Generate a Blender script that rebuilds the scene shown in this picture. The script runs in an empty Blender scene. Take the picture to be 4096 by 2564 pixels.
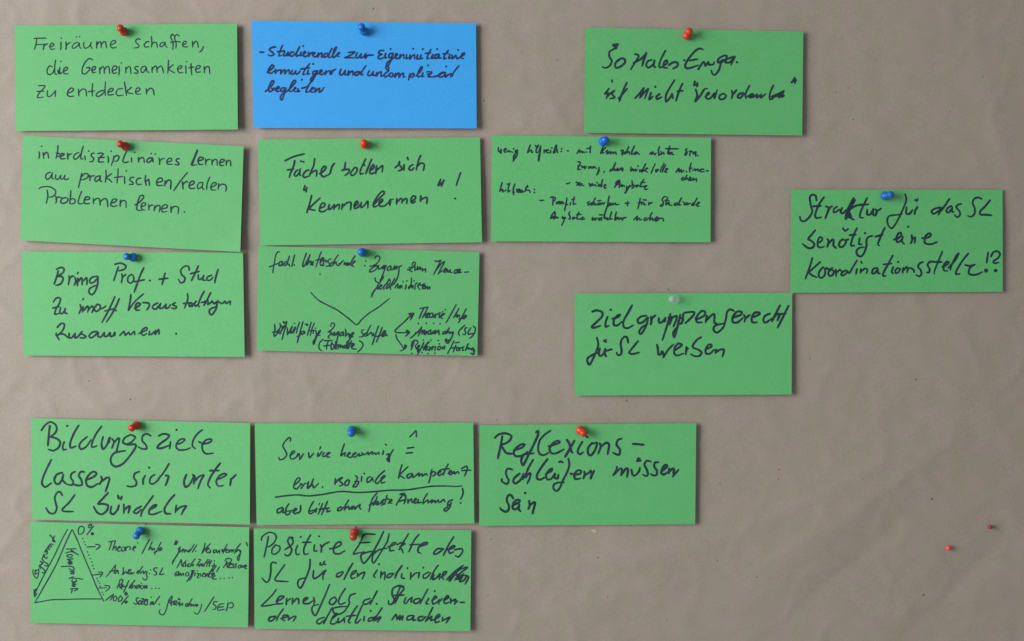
import bpy, bmesh, math, random
from mathutils import Vector, Matrix, noise
random.seed(7)
sc = bpy.context.scene

# ---------------------------------------------------------------- camera, light, exposure
D = 1.40                     # camera distance from the board, metres
K = 4240.0                   # photograph pixels per metre on the board
W, H = 4096, 2564
cam_d = bpy.data.cameras.new("camera"); cam = bpy.data.objects.new("camera", cam_d)
sc.collection.objects.link(cam); sc.camera = cam
cam.location = (0, -D, 0); cam.rotation_euler = (math.radians(90), 0, 0)
cam_d.sensor_width = 36; cam_d.lens = 36 * D / (W / K)
cam_d.clip_start = 0.05; cam_d.clip_end = 50
sc.render.resolution_x = 1024; sc.render.resolution_y = 641

w = bpy.data.worlds.new("World"); sc.world = w; w.use_nodes = True
bg = w.node_tree.nodes["Background"]
bg.inputs[0].default_value = (0.97, 0.98, 1.0, 1); bg.inputs[1].default_value = 0.29   # soft light of the room

def area(name, loc, target, sx, sy, power, col, spread):
    l = bpy.data.lights.new(name, 'AREA'); l.shape = 'RECTANGLE'; l.size = sx; l.size_y = sy
    l.energy = power; l.color = col; l.spread = math.radians(spread)
    o = bpy.data.objects.new(name, l); sc.collection.objects.link(o)
    o.location = loc
    o.rotation_euler = (Vector(target) - Vector(loc)).to_track_quat('-Z', 'Y').to_euler()
    return o
area("window_light", (-2.50, -1.75, 0.30), (-0.75, 0, 0.04), 2.0, 1.9, 29.0, (1.0, 0.99, 0.97), 78)

sc.view_settings.view_transform = 'Standard'; sc.view_settings.look = 'None'
sc.view_settings.exposure = 0; sc.view_settings.gamma = 1

# ---------------------------------------------------------------- helpers
def px(X, Y, h=0.0):
    """point of the board seen at photograph pixel X, Y, h metres in front of the board"""
    s = (D - h) / D
    return Vector(((X - W / 2) / K * s, -h, (H / 2 - Y) / K * s))

def mat(name, col, rough=0.8, **kw):
    m = bpy.data.materials.new(name); m.use_nodes = True
    b = m.node_tree.nodes["Principled BSDF"]
    b.inputs["Base Color"].default_value = (*col, 1); b.inputs["Roughness"].default_value = rough
    for k, v in kw.items(): b.inputs[k.replace('_', ' ')].default_value = v
    return m

def paper_mat(name, c1, c2, scale, grain, bump, rough=0.85, spec=0.25):
    """paper: two close tones in soft clouds, a fine fibrous grain and a fine relief"""
    m = mat(name, c1, rough); nt = m.node_tree; N = nt.nodes; L = nt.links
    b = N["Principled BSDF"]; b.inputs["Specular IOR Level"].default_value = spec
    tc = N.new("ShaderNodeNewGeometry")
    n1 = N.new("ShaderNodeTexNoise"); n1.inputs["Scale"].default_value = scale; n1.inputs["Detail"].default_value = 3
    L.new(tc.outputs["Position"], n1.inputs["Vector"])
    r1 = N.new("ShaderNodeMapRange"); r1.inputs[1].default_value = 0.35; r1.inputs[2].default_value = 0.65
    L.new(n1.outputs["Fac"], r1.inputs[0])
    mx = N.new("ShaderNodeMix"); mx.data_type = 'RGBA'
    mx.inputs["A"].default_value = (*c1, 1); mx.inputs["B"].default_value = (*c2, 1)
    L.new(r1.outputs[0], mx.inputs["Factor"])
    n2 = N.new("ShaderNodeTexNoise"); n2.inputs["Scale"].default_value = 700; n2.inputs["Detail"].default_value = 4
    L.new(tc.outputs["Position"], n2.inputs["Vector"])
    r2 = N.new("ShaderNodeMapRange"); r2.inputs[1].default_value = 0.3; r2.inputs[2].default_value = 0.7
    r2.inputs[3].default_value = 1 - grain; r2.inputs[4].default_value = 1 + grain
    L.new(n2.outputs["Fac"], r2.inputs[0])
    oi = N.new("ShaderNodeObjectInfo"); r3 = N.new("ShaderNodeMapRange")               # every sheet a hair different
    r3.inputs[3].default_value = 0.965; r3.inputs[4].default_value = 1.035; L.new(oi.outputs["Random"], r3.inputs[0])
    mu = N.new("ShaderNodeMath"); mu.operation = 'MULTIPLY'; L.new(r2.outputs[0], mu.inputs[0]); L.new(r3.outputs[0], mu.inputs[1])
    vm = N.new("ShaderNodeVectorMath"); vm.operation = 'SCALE'
    L.new(mx.outputs["Result"], vm.inputs[0]); L.new(mu.outputs[0], vm.inputs["Scale"])
    L.new(vm.outputs[0], b.inputs["Base Color"])
    bp = N.new("ShaderNodeBump"); bp.inputs["Strength"].default_value = bump; bp.inputs["Distance"].default_value = 0.0004
    L.new(n2.outputs["Fac"], bp.inputs["Height"]); L.new(bp.outputs[0], b.inputs["Normal"])
    return m

def link(name, me, m, parent=None, loc=None, smooth=False):
    me.materials.append(m)
    if smooth:
        for p in me.polygons: p.use_smooth = True
    o = bpy.data.objects.new(name, me); sc.collection.objects.link(o)
    if parent: o.parent = parent
    if loc is not None: o.location = loc
    return o

def mesh(name, vs, fs):
    me = bpy.data.meshes.new(name); me.from_pydata([tuple(v) for v in vs], [], fs); me.update(); return me

M_KRAFT = paper_mat("kraft_paper", (0.308, 0.256, 0.222), (0.286, 0.252, 0.199), 48, 0.085, 0.3, 0.52, spec=0.5)
M_GREEN = paper_mat("green_card", (0.104, 0.425, 0.150), (0.095, 0.418, 0.138), 60, 0.075, 0.15, 0.50, spec=0.5)
M_BLUE = paper_mat("blue_card", (0.026, 0.320, 0.760), (0.023, 0.312, 0.745), 60, 0.075, 0.15, 0.52, spec=0.5)
M_CORK = mat("fibre_board", (0.22, 0.16, 0.10), 0.95)
M_HOLE = mat("pinhole_shade", (0.11, 0.095, 0.08), 0.95)
M_SCUFF = mat("torn_fibre", (0.46, 0.42, 0.37), 0.95)
def ink_mat(name, c):
    m = mat(name, c, 0.7, Specular_IOR_Level=0.3); nt = m.node_tree; N = nt.nodes; L = nt.links
    g = N.new("ShaderNodeNewGeometry"); n = N.new("ShaderNodeTexNoise"); n.inputs["Scale"].default_value = 160
    L.new(g.outputs["Position"], n.inputs["Vector"])
    r = N.new("ShaderNodeMapRange"); r.inputs[1].default_value = .3; r.inputs[2].default_value = .7
    r.inputs[3].default_value = .75; r.inputs[4].default_value = 1.5; L.new(n.outputs["Fac"], r.inputs[0])
    v = N.new("ShaderNodeVectorMath"); v.operation = 'SCALE'; v.inputs[0].default_value = c
    L.new(r.outputs[0], v.inputs["Scale"]); L.new(v.outputs[0], N["Principled BSDF"].inputs["Base Color"])
    return m
M_INK = ink_mat("black_marker", (0.010, 0.026, 0.038))
M_INKB = ink_mat("blue_black_marker", (0.010, 0.020, 0.085))
M_STEEL = mat("needle_steel", (0.6, 0.6, 0.6), 0.3, Metallic=1.0)
def plastic(name, c, rough=0.3):
    return mat(name, c, rough, Specular_IOR_Level=0.5, Coat_Weight=0.15)
M_RED = plastic("red_plastic", (0.42, 0.016, 0.010), 0.42)
M_ORANGE = plastic("orange_red_plastic", (0.58, 0.036, 0.014), 0.42)
M_BLUEP = plastic("blue_plastic", (0.003, 0.125, 0.44), 0.42)
M_BRIGHT = plastic("bright_blue_plastic", (0.003, 0.125, 0.62))
M_CORAL = plastic("coral_plastic", (0.85, 0.085, 0.055), 0.4)
M_CRIM = plastic("crimson_plastic", (0.36, 0.012, 0.045), 0.4)
M_CLEAR = mat("clear_plastic", (0.50, 0.62, 0.60), 0.22, Alpha=0.30)

# ---------------------------------------------------------------- the board and its brown paper
def seg_d(x, z, a, b):
    ax, az = a; bx, bz = b; dx, dz = bx - ax, bz - az
    t = max(0, min(1, ((x - ax) * dx + (z - az) * dz) / (dx * dx + dz * dz)))
    return (x - ax - t * dx, z - az - t * dz, t, (x - ax) * dz - (z - az) * dx)

def P(X, Y): return ((X - W / 2) / K, (H / 2 - Y) / K)
# long soft folds of the sheet: ends in photograph pixels, width (m), height (m)
FOLDS = [((1010, 1480), (1030, 1700), .010, .0007), ((2850, 2180), (3600, 1830), .035, .0016),
         ((2900, 2420), (3900, 1700), .050, .0020), ((3050, 2560), (3700, 2000), .030, -.0012),
         ((2150, 2300), (2900, 2150), .030, .0010), ((1800, 1480), (2250, 1660), .022, .0010),
         ((3300, 1300), (4050, 1500), .045, .0014), ((2170, 330), (2290, 560), .012, .0008),
         ((300, 1650), (900, 1480), .020, .0007), ((3600, 2560), (4090, 2100), .035, -.0015),
         ((860, 1660), (1000, 1560), .010, .0006), ((3900, 100), (4090, 900), .04, .0010),
         ((2000, 2500), (2700, 2330), .022, .0008), ((1200, 1450), (1300, 1680), .008, .0005)]
FOLDS = [(P(*a), P(*b), wd, ht) for a, b, wd, ht in FOLDS]
def paper_h(x, z):
    v = Vector((x, z, 0.0))
    h = 0.0009 * noise.noise(v * 8) + 0.00056 * noise.noise(v * 22 + Vector((3, 1, 7)))
    h += 0.00022 * noise.noise(v * 58 + Vector((9, 2, 1))) + 0.00006 * noise.noise(v * 120)
    r = abs(noise.noise(v * 17 + Vector((5, 5, 5))))                     # crumple ridges
    h += 0.00036 * max(0.0, 1 - r * 9)
    r = abs(noise.noise(Vector((x * 15 + z * 9, z * 26 - x * 9, 4.4))))
    h += 0.00028 * max(0.0, 1 - r * 6)
    for a, b, wd, ht in FOLDS:
        dx, dz, t, s = seg_d(x, z, a, b)
        d2 = dx * dx + dz * dz
        if d2 < 9 * wd * wd:
            q = math.sqrt(d2) / wd
            h += 1.35 * ht * math.exp(-q * (1.1 if s > 0 else 2.1)) * min(1, 4 * t * (1 - t) + .15)
    return h
X0, X1, Z0, Z1, ST = -0.80, 0.80, -0.55, 0.55, 0.0036
nx = int((X1 - X0) / ST) + 1; nz = int((Z1 - Z0) / ST) + 1
vs = []; top = -9
for j in range(nz):
    for i in range(nx):
        x = X0 + i * ST; z = Z0 + j * ST
        vs.append((x, -(paper_h(x, z) - 0.0035), z))
fs = [(j * nx + i, j * nx + i + 1, (j + 1) * nx + i + 1, (j + 1) * nx + i) for j in range(nz - 1) for i in range(nx - 1)]
sheet = link("brown_paper_sheet", mesh("brown_paper_sheet", vs, fs), M_KRAFT, smooth=True); sheet['kind'] = 'structure'
def surf(x, z): return paper_h(x, z) - 0.0035       # how far the paper stands in front of y = 0

bm = bmesh.new(); bmesh.ops.create_cube(bm, size=1)
for v in bm.verts: v.co = Vector((v.co.x * 1.58, v.co.y * 0.018, v.co.z * 1.08))
bmesh.ops.bevel(bm, geom=bm.edges, offset=.002, segments=2)
me = bpy.data.meshes.new("pinboard"); bm.to_mesh(me); bm.free()
board = link("pinboard", me, M_CORK, loc=(0, 0.0165, 0)); board['kind'] = 'structure'

# old pin pricks and scuffs of the paper
def blob_mesh(name, pts):
    n = len(pts); return mesh(name, pts, [tuple(range(n))])
def spot(name, X, Y, rx, rz, ang, m, n=9):
    x, z = P(X, Y); c, s = math.cos(ang), math.sin(ang); vs = []
    rr = []
    for i in range(n):
        a = -2 * math.pi * i / n; r = random.uniform(.75, 1.15)
        u, v = rx * r * math.cos(a), rz * r * math.sin(a)
        xx, zz = u * c - v * s, u * s + v * c
        vs.append((xx, -(surf(x + xx, z + zz) + 0.00012), zz)); rr.append((xx * .5, zz * .5))
    for xx, zz in rr: vs.append((xx, -(surf(x + xx, z + zz) + 0.00005), zz))       # dished centre
    vs.append((0, -(surf(x, z) + 0.00003), 0))
    fs = [(i, (i + 1) % n, n + (i + 1) % n, n + i) for i in range(n)] + [(n + i, n + (i + 1) % n, 2 * n) for i in range(n)]
    return link(name, mesh(name, vs, fs), m, parent=sheet, loc=(x, 0, z))
for X, Y, r in [(352,1524,5),(518,1598,6),(1260,1666,3.5),(888,1603,3),(3935,305,4),(3348,366,4),(3396,349,3.5),(3416,475,4),
                (3490,601,4),(3805,444,3),(2392,2233,4.5),(1952,2383,4.5),(2431,2389,4),(1964,2159,4),(2524,2104,3.5),(2871,2245,4),
                (3242,1435,5),(3665,1517,5),(3730,1997,6),(3699,2383,6),(3451,1916,4),(2882,1935,3.5),(3115,1917,5),(1492,31,6),
                (2676,1157,5),(2508,1603,5),(1986,1681,4),(1936,402,4),(2230,237,3.5),(2670,2480,3.5),(1935,990,3.5),(3030,2310,4)]:
    spot("pin_prick", X, Y, .75 * r / K, .75 * r / K * random.uniform(.6, 1), random.uniform(0, 3), M_HOLE)
spot("paper_scuff", 2376, 2126, 13 / K, 4.5 / K, -0.55, M_SCUFF)
spot("paper_scuff", 1985, 2222 + 60, 5 / K, 2 / K, -0.9, M_SCUFF)
spot("red_speck", 3118, 1880, 4 / K, 3.4 / K, 0, M_CRIM)

# ---------------------------------------------------------------- writing on the cards, traced stroke by stroke
# handwriting: for every card a list of written lines; each line = (crop x, crop y, crop scale, strokes),
# strokes divided by '/', each a run of x y points
INK = {}
S1 = 2.5167
INK['frei'] = (12, [
(40,60,S1,"242 235 365 232/268 240 262 290 245 345/262 300 300 297 330 296/343 290 338 330 334 350/338 318 355 298 380 290/398 318 425 315 442 298 432 284 412 288 400 315 408 340 425 348 447 338/512 275 513 320 508 350/517 233/562 270 565 310 562 348/565 310 588 284 608 278/692 278 660 280 632 305 626 330 645 335 680 312 698 285 700 320 716 337/668 222/700 218/745 275 740 312 757 335 790 322 812 290/815 275 812 312 826 338/872 270 872 335/875 300 895 272 914 274 918 330/918 300 942 270 960 270 966 300 972 332/1010 302 1048 288 1066 268 1045 255 1018 275 1010 312 1035 332 1072 322/1312 245 1285 240 1262 262 1280 288 1300 307 1288 327 1246 332/1397 266 1370 275 1350 300 1360 322 1397 320/1422 215 1428 270 1424 325/1425 300 1450 275 1475 282 1482 328/1562 275 1525 280 1508 305 1520 322 1548 302 1562 280 1565 310 1582 325/1652 208 1632 194 1618 225 1640 280 1638 348/1704 212 1678 197 1656 225 1672 290 1668 335/1615 276 1665 268 1718 270/1738 302 1765 290 1776 270 1755 265 1737 290 1742 315 1768 323 1790 318/1836 265 1840 325/1840 300 1865 266 1885 272 1895 328/1945 315 1937 345 1908 375"),
(40,60,S1,"425 522 398 512 374 550 378 590 402 600 432 578 450 530/458 455 450 520 452 590 472 598/480 555 490 590 500 530/500 530 500 592 520 580/512 467/530 572 572 552 578 530 560 525 538 555 545 590 585 592/830 452 800 438 760 470 727 540 730 590 762 590 795 555 802 530/770 532 802 528 797 560/820 562 855 546 860 522 840 520 822 550 832 580 862 575/902 530 904 592/904 558 925 522 945 527 950 588/950 552 975 518 995 524 1003 590/1030 562 1072 542 1072 517 1045 515 1028 550 1040 588 1075 578/1097 518 1100 560 1095 604/1120 483/1165 525 1165 582/1165 552 1190 520 1210 528 1216 592/1292 522 1270 517 1255 535 1275 555 1290 570 1275 587 1248 582/1367 517 1335 520 1318 552 1332 582 1356 562 1372 527 1376 560 1397 582/1430 525 1430 580/1430 552 1455 517 1475 519 1480 577/1480 547 1510 515 1530 524 1546 582/1596 455 1592 520 1588 587/1642 500 1597 540 1617 562 1657 583/1686 546 1720 535 1732 515 1710 510 1688 532 1692 570 1715 583 1740 578/1768 512 1771 545 1770 590/1778 470/1822 490 1824 545 1830 604/1798 532 1852 522/1867 546 1905 535 1915 512 1887 510 1867 542 1877 575 1922 572/1955 520 1956 582/1956 552 1980 518 2004 528 2011 592"),
(40,60,S1,"285 712 345 710 350 725 295 785 275 830 337 825/270 770 342 766/378 762 375 810 396 822 435 792 456 762/458 760 455 822/580 787 630 767 640 746 615 735 585 762 576 800 602 820 642 815/688 745 693 816/693 782 725 747 760 752 771 817/831 690 826 750 829 818/785 773 852 762/947 757 900 770 866 800 882 822 922 803 950 772/961 675 956 740 959 812/990 777 1033 762 1036 742 1010 740 986 772 992 804 1042 800/1132 740 1090 746 1066 782 1086 812 1140 806/1152 675 1162 740 1171 808/1223 728 1174 770 1196 785 1237 795/1265 777 1300 762 1306 737 1280 735 1263 767 1272 795 1317 795/1370 740 1373 797/1376 772 1410 737 1440 752 1451 807"),
])
INK['stud'] = (16.5, [
(980,60,S1,"148 373 190 375/308 322 270 327 245 350 280 378 290 398 262 410 232 402/378 305 350 370 340 412 367 405/325 370 397 360/400 370 386 408 410 408 434 372/434 372 427 408 447 405/490 372 460 378 450 405 475 415 508 385/550 320 515 390 520 415 545 402/565 372 553 410 577 402/587 312/585 398 610 378 600 366 582 398 602 420 625 410/638 375 640 416 652 392 680 376/680 402 705 382 690 376 680 405 702 422 727 408/738 382 731 425 752 392 776 384 770 425 790 418/835 387 802 392 795 425 825 415 855 378/876 335 843 400 846 430 867 422/872 420 912 350 920 322 898 345 882 410 892 430 916 408 952 385 944 376 925 398 925 415 948 415"),
(980,60,S1,"1040 377 1107 373 1060 405 1005 430 1050 428 1100 433/1130 382 1113 422 1137 432 1170 388/1170 388 1163 430 1190 422 1217 387/1217 387 1210 436 1235 407 1292 404/1397 358 1357 358 1345 385 1378 395 1347 410 1340 435 1370 441 1397 425/1417 387 1406 430 1427 430/1465 342/1492 387 1457 390 1445 425 1465 430 1492 395/1492 390 1470 455 1437 515 1424 492 1450 465 1502 430/1502 430 1536 397 1520 388 1510 425 1530 440 1552 425/1563 397 1556 438 1577 407 1597 397 1600 440/1627 400 1621 440 1645 427/1693 340/1662 402 1659 445 1682 412 1706 400 1706 442/1737 402 1729 440 1752 440/1790 343/1772 402 1762 442 1790 432/1872 345 1842 400 1831 440 1852 436/1812 387 1872 380/1892 397 1876 436 1900 430/1935 343/1952 395 1917 402 1910 435 1936 430 1955 402 1950 436 1976 430/2047 355 2012 400 2001 441 2025 435/1990 392 2047 385/2062 397 2051 436 2075 430/2145 352/2082 402 2087 440 2122 405 2130 440 2162 425 2208 397 2205 380 2182 395 2176 435 2200 436"),
(980,60,S1,"222 578 270 542 292 512 270 505 240 545 235 580 265 585 297 560/307 547 305 586 322 562 350 552/362 552 360 592 382 558 402 552 400 592 422 562 445 553 445 592 460 588/477 557 462 590 485 595 512 562/512 560 506 590 530 592 556 562/652 490 604 550 582 600 607 595/560 545 650 532/637 557 626 595 650 590/685 493/722 562 686 570 686 602 710 590 732 557/730 560 702 620 672 668 662 645 700 605 747 585/747 585 776 562 760 555 750 585 770 602 800 580/812 562 806 600 830 567 852 562 855 600/870 562 866 597 886 562 912 545/967 545 951 590 975 605 1006 562/1010 557 1005 602 1027 597/1042 562 1036 606 1062 572 1086 567 1085 606/1152 572 1116 577 1105 602 1130 606 1167 572/1218 510 1182 560 1166 602 1190 600"),
(980,60,S1,"1252 562 1233 600 1256 612 1292 572/1292 570 1286 606 1310 605/1327 577 1319 616 1346 582 1371 572 1370 616 1387 612/1425 500 1418 535 1436 555 1448 530 1430 520/1448 560 1400 600 1412 625 1442 605/1472 582 1450 600 1460 621 1486 615 1490 592 1472 582/1517 587 1506 625 1532 592 1552 587 1549 626 1572 597 1596 587 1591 626 1612 620/1662 592 1646 657/1652 612 1690 587 1702 605 1682 625 1660 620/1722 615 1770 562 1786 522 1766 530 1736 600 1746 625 1772 610/1792 582 1781 620 1802 615/1843 508/1830 572 1882 577 1842 620 1892 622/1835 596 1872 594/1892 622 1940 612 1992 582 2005 575 1975 582 1950 602 1961 625 1996 615 2017 582/2025 518/2017 582 2016 625 2046 602 2080 592 2070 625/2152 512 2112 560 2080 615 2092 610"),
(980,60,S1,"205 770 260 722 292 672 270 665 236 742 250 772 285 750 270 740 302 736/300 757 346 732 335 720 310 742 320 770 346 765/402 732 370 737 356 765 385 765 412 737/412 735 392 800 372 857 355 835 370 800 420 770/420 770 470 722 512 668 490 660 456 722 446 767 470 770/480 757 512 737 500 730 490 765 515 772/537 742 526 770 556 765/572 652/672 665 642 702 612 775 642 772/570 737 642 720/650 762 692 737 676 730 660 770 690 777/712 737 702 777 732 747 752 737 746 777 770 765 796 728"),
])
INK['sozial'] = (19, [
(2300,80,S1,"382 248 432 245 400 285 347 320 346 370 370 412 350 460 310 482 275 472/385 262 420 265 410 290/470 385 425 412 402 450 415 482 460 467 502 430 500 398 470 385 430 415/602 342 642 362 602 430 560 498/588 432 660 395 718 335/718 332 692 400 676 462/772 402 732 415 716 455 740 480 790 442 800 402/800 405 790 460 812 475/910 308 862 400 846 460 860 480 887 465/887 462 930 432 922 405 895 430 890 475 930 482/945 455 985 427 1030 428 1030 465 985 490/1100 405/1285 295 1250 288 1212 310 1150 380 1110 450 1120 485 1170 480 1240 455/1152 408 1235 393/1240 497 1287 425 1302 430 1312 462 1342 422 1347 450 1395 445 1400 422/1490 400 1440 430 1445 390 1500 358 1530 365 1512 400 1470 432 1450 500 1410 552 1385 545 1372 508/1490 412 1560 382 1608 368 1530 395 1512 425 1560 425 1608 372 1570 452/1630 425"),
(2300,80,S1,"342 690 300 745 332 732 316 790/372 605 375 625/316 778 346 747 397 710 370 742 400 780 350 792/522 630 480 720 446 820/440 790 525 690/605 787 650 740 692 685 672 735 652 785/655 780 700 725 738 692 718 745 702 790/765 730 746 800 782 770/808 672/852 745 820 770 826 797 872 775/1002 605 922 740 916 822 966 770 976 742 985 790/1082 640 1046 720 1016 815/1030 718 1087 710/1207 618 1197 660/1232 632 1226 672/1198 652 1237 655/1215 700 1230 760 1210 820 1262 760 1302 697 1332 692/1310 772 1352 742 1340 730 1315 772 1342 797 1376 775 1397 745 1412 740 1402 790 1432 702/1492 740 1456 760 1456 796 1496 795 1521 762 1492 740/1577 710 1586 750 1576 790/1586 752 1626 705/1692 735 1652 745 1636 775 1662 785 1702 742/1757 660 1717 740 1721 787/1740 772 1782 745 1792 755 1762 780 1802 770 1832 750 1830 782 1872 752 1870 782 1917 745/1997 658 1962 740 1962 796 1992 790 2012 755/1980 772 2042 745 2102 712/2010 772 2062 752 2052 780 2097 722 2080 777 2106 762/2212 580 2190 622/2180 628 2222 600 2212 637/2226 600 2216 622"),
])
INK['inter'] = (13.5, [
(40,520,S1,"292 220 297 250 290 287/318 163/332 225 340 287/338 255 362 225 380 235 388 285/482 155 478 220 462 288/466 230 500 240/478 264 522 262 545 242 520 236 503 262 515 290 556 288/580 235 582 295/582 262 600 245 620 240/692 228 658 240 640 275 655 297 690 270 715 235/737 165 718 230 712 290 735 290/752 262 758 302/792 212/848 232 820 240 818 262 842 285 832 315 802 318/882 238 915 232 938 240 905 275 895 290 892 320 942 322/888 280 950 275/985 265 992 300 985 330/1018 213/1045 262 1040 300 1018 358/1042 285 1075 255 1098 272 1080 310 1050 315/1175 212 1150 265 1135 318 1165 328 1192 318/1222 280 1225 325/1255 225/1290 275 1295 325/1295 300 1325 275 1345 285 1352 328/1430 280 1395 285 1375 312 1392 328 1425 305 1435 285 1440 325/1420 237/1462 243/1500 285 1507 320 1505 350/1505 315 1530 290 1555 290/1575 322 1622 312 1625 288 1600 285 1580 312 1585 342 1635 345/1705 290 1680 290 1672 310 1700 335 1695 352 1660 345/1885 200 1860 260 1825 350 1880 350/1888 210 1855 290 1835 348/1880 230 1845 300/1895 310 1935 300 1945 280 1910 275 1892 310 1905 345 1940 345/1968 290 1970 350/1972 320 1990 298 2012 295/2032 298 2035 352/2035 325 2060 295 2082 305 2085 355/2110 330 2150 318 2155 298 2125 298 2108 330 2120 358 2150 355/2175 305 2178 355/2178 330 2200 305 2218 315 2222 362"),
(40,520,S1,"405 425 370 440 358 475 375 498 405 475 425 435/425 430 420 480 440 495/460 450 458 485 480 498 508 460/510 455 510 492 535 490 552 460/552 455 545 490 570 498 592 488/722 435 705 510 688 582/712 480 750 440 785 445 780 478 735 500 712 500/802 455 805 512/805 480 825 462 850 462/905 462 870 470 852 500 865 518 895 498 910 465/910 462 905 505 925 520/965 405 968 460 958 525/1022 440 965 482 995 495 1025 525/1088 390 1085 460 1075 535/1050 478 1135 468/1152 470 1155 540/1170 412/1250 475 1215 480 1205 505 1232 525 1240 545 1200 548/1318 485 1285 490 1270 520 1285 548 1325 545/1365 458 1360 510 1372 560/1368 520 1395 495 1400 520 1405 562/1480 530 1530 515 1530 488 1500 485 1475 520 1485 558 1540 555/1560 510 1558 565/1560 545 1590 505 1620 515 1615 595/1785 428 1710 520 1648 612/1735 520 1742 595/1740 550 1775 515 1790 530/1808 560 1850 540 1850 515 1820 520 1802 560 1815 590 1860 585/1935 528 1900 535 1885 570 1895 592 1930 570 1942 535/1942 530 1935 580 1952 600/2010 475 1985 540 1980 598/2030 575 2075 550 2070 530 2040 535 2020 575 2030 602 2070 605/2100 540 2095 600/2098 570 2130 545 2170 555 2178 582 2170 618"),
(40,520,S1,"290 590 330 572 400 572 455 605 458 640 425 672 375 675/372 605 380 660 365 738/460 665 468 705 460 738/462 700 485 675 520 680/552 680 520 695 510 725 535 740 575 720 582 690 552 680/612 610 608 670 600 742/602 705 630 690 655 705 650 735 610 745/720 618 700 670 685 725 705 745 735 738/755 705 800 695 795 675 765 675 745 710 755 740 800 740/838 688 840 745/842 715 870 690 900 695 908 757/908 722 945 692 975 702 985 775"),
(40,520,S1,"1018 738 1060 722 1075 700 1040 695 1018 730 1015 760 1050 770 1080 760/1112 705 1108 770/1110 740 1135 710 1165 720 1168 782/1258 755 1300 730 1345 680 1335 658 1305 670 1280 750 1275 795 1300 812 1330 805/1320 770 1360 758 1362 735 1335 735 1318 765 1330 800 1355 805/1395 750 1398 808/1398 780 1415 760 1440 755/1458 762 1450 815/1458 790 1480 762 1510 765 1502 825/1528 795 1580 780 1580 755 1548 755 1525 790 1535 825 1580 820/1620 770 1622 830/1622 800 1650 770 1695 780 1690 842/1757 825"),
])
INK['faecher'] = (17.5, [
(1000,520,S1,"352 310 440 268 548 240/450 308 440 360 410 430 395 478/378 402 440 392/480 400 455 425 445 455 465 465 495 430 505 392/505 392 497 440 512 460/512 315/538 320/590 402 560 415 535 450 545 478 585 465/650 290 640 360 612 420 595 465/605 440 650 410 672 412 668 465/700 440 745 410 765 375 745 365 720 400 715 450 740 470 780 455/850 335 825 370 805 440/805 440 785 455/960 328 950 390 925 410/925 405 995 395 990 430 955 458/1055 375 1035 400 1012 435 1022 458 1055 445 1080 400 1065 375 1040 395/1165 290 1135 350 1108 415 1112 445 1140 435/1150 355/1225 295 1200 350 1165 440/1225 402 1250 375 1240 350 1215 385 1205 430 1230 440 1255 425/1275 360 1270 400 1265 440/1275 405 1310 375 1335 360 1330 425/1458 380 1500 345 1505 318 1495 345 1520 370 1525 400 1490 412/1550 350 1548 405/1585 275 1592 300/1640 350 1610 365 1600 395 1625 405 1650 380/1718 255 1695 310 1672 405/1680 370 1715 335 1748 340 1755 355 1745 408"),
(1000,520,S1,"552 560 540 610/572 575 565 625/545 610 572 590/1920 495 1890 560/1952 505 1925 568/1895 560 1945 520/2120 430 2098 490 2075 560/2065 690/620 660 600 740 570 835/705 685 600 785 615 800 655 810/700 790 745 770 755 745 730 735 705 770 700 815 740 822 780 795/797 752 790 796 812 794 848 750/850 750 843 800/845 786 886 750 900 756 894 800/930 742 922 800/925 782 968 738 1016 730 1010 804/1050 770 1085 740 1075 715 1050 750 1055 790 1090 775 1110 745/1120 730 1115 780 1150 760 1185 715 1185 785/1238 762 1300 690 1350 640 1340 615 1305 640 1245 730 1245 775 1285 760/1300 745 1335 715 1330 695 1300 725 1305 765 1350 765 1395 730 1412 700 1442 698/1415 708 1406 758/1478 690 1474 746/1476 730 1516 690 1530 694 1528 738/1530 722 1562 692 1580 696 1576 742/1620 720 1660 695 1665 670 1640 665 1620 700 1630 735 1665 720/1720 665 1715 720/1718 705 1750 685 1782 680 1778 742"),
])
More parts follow.
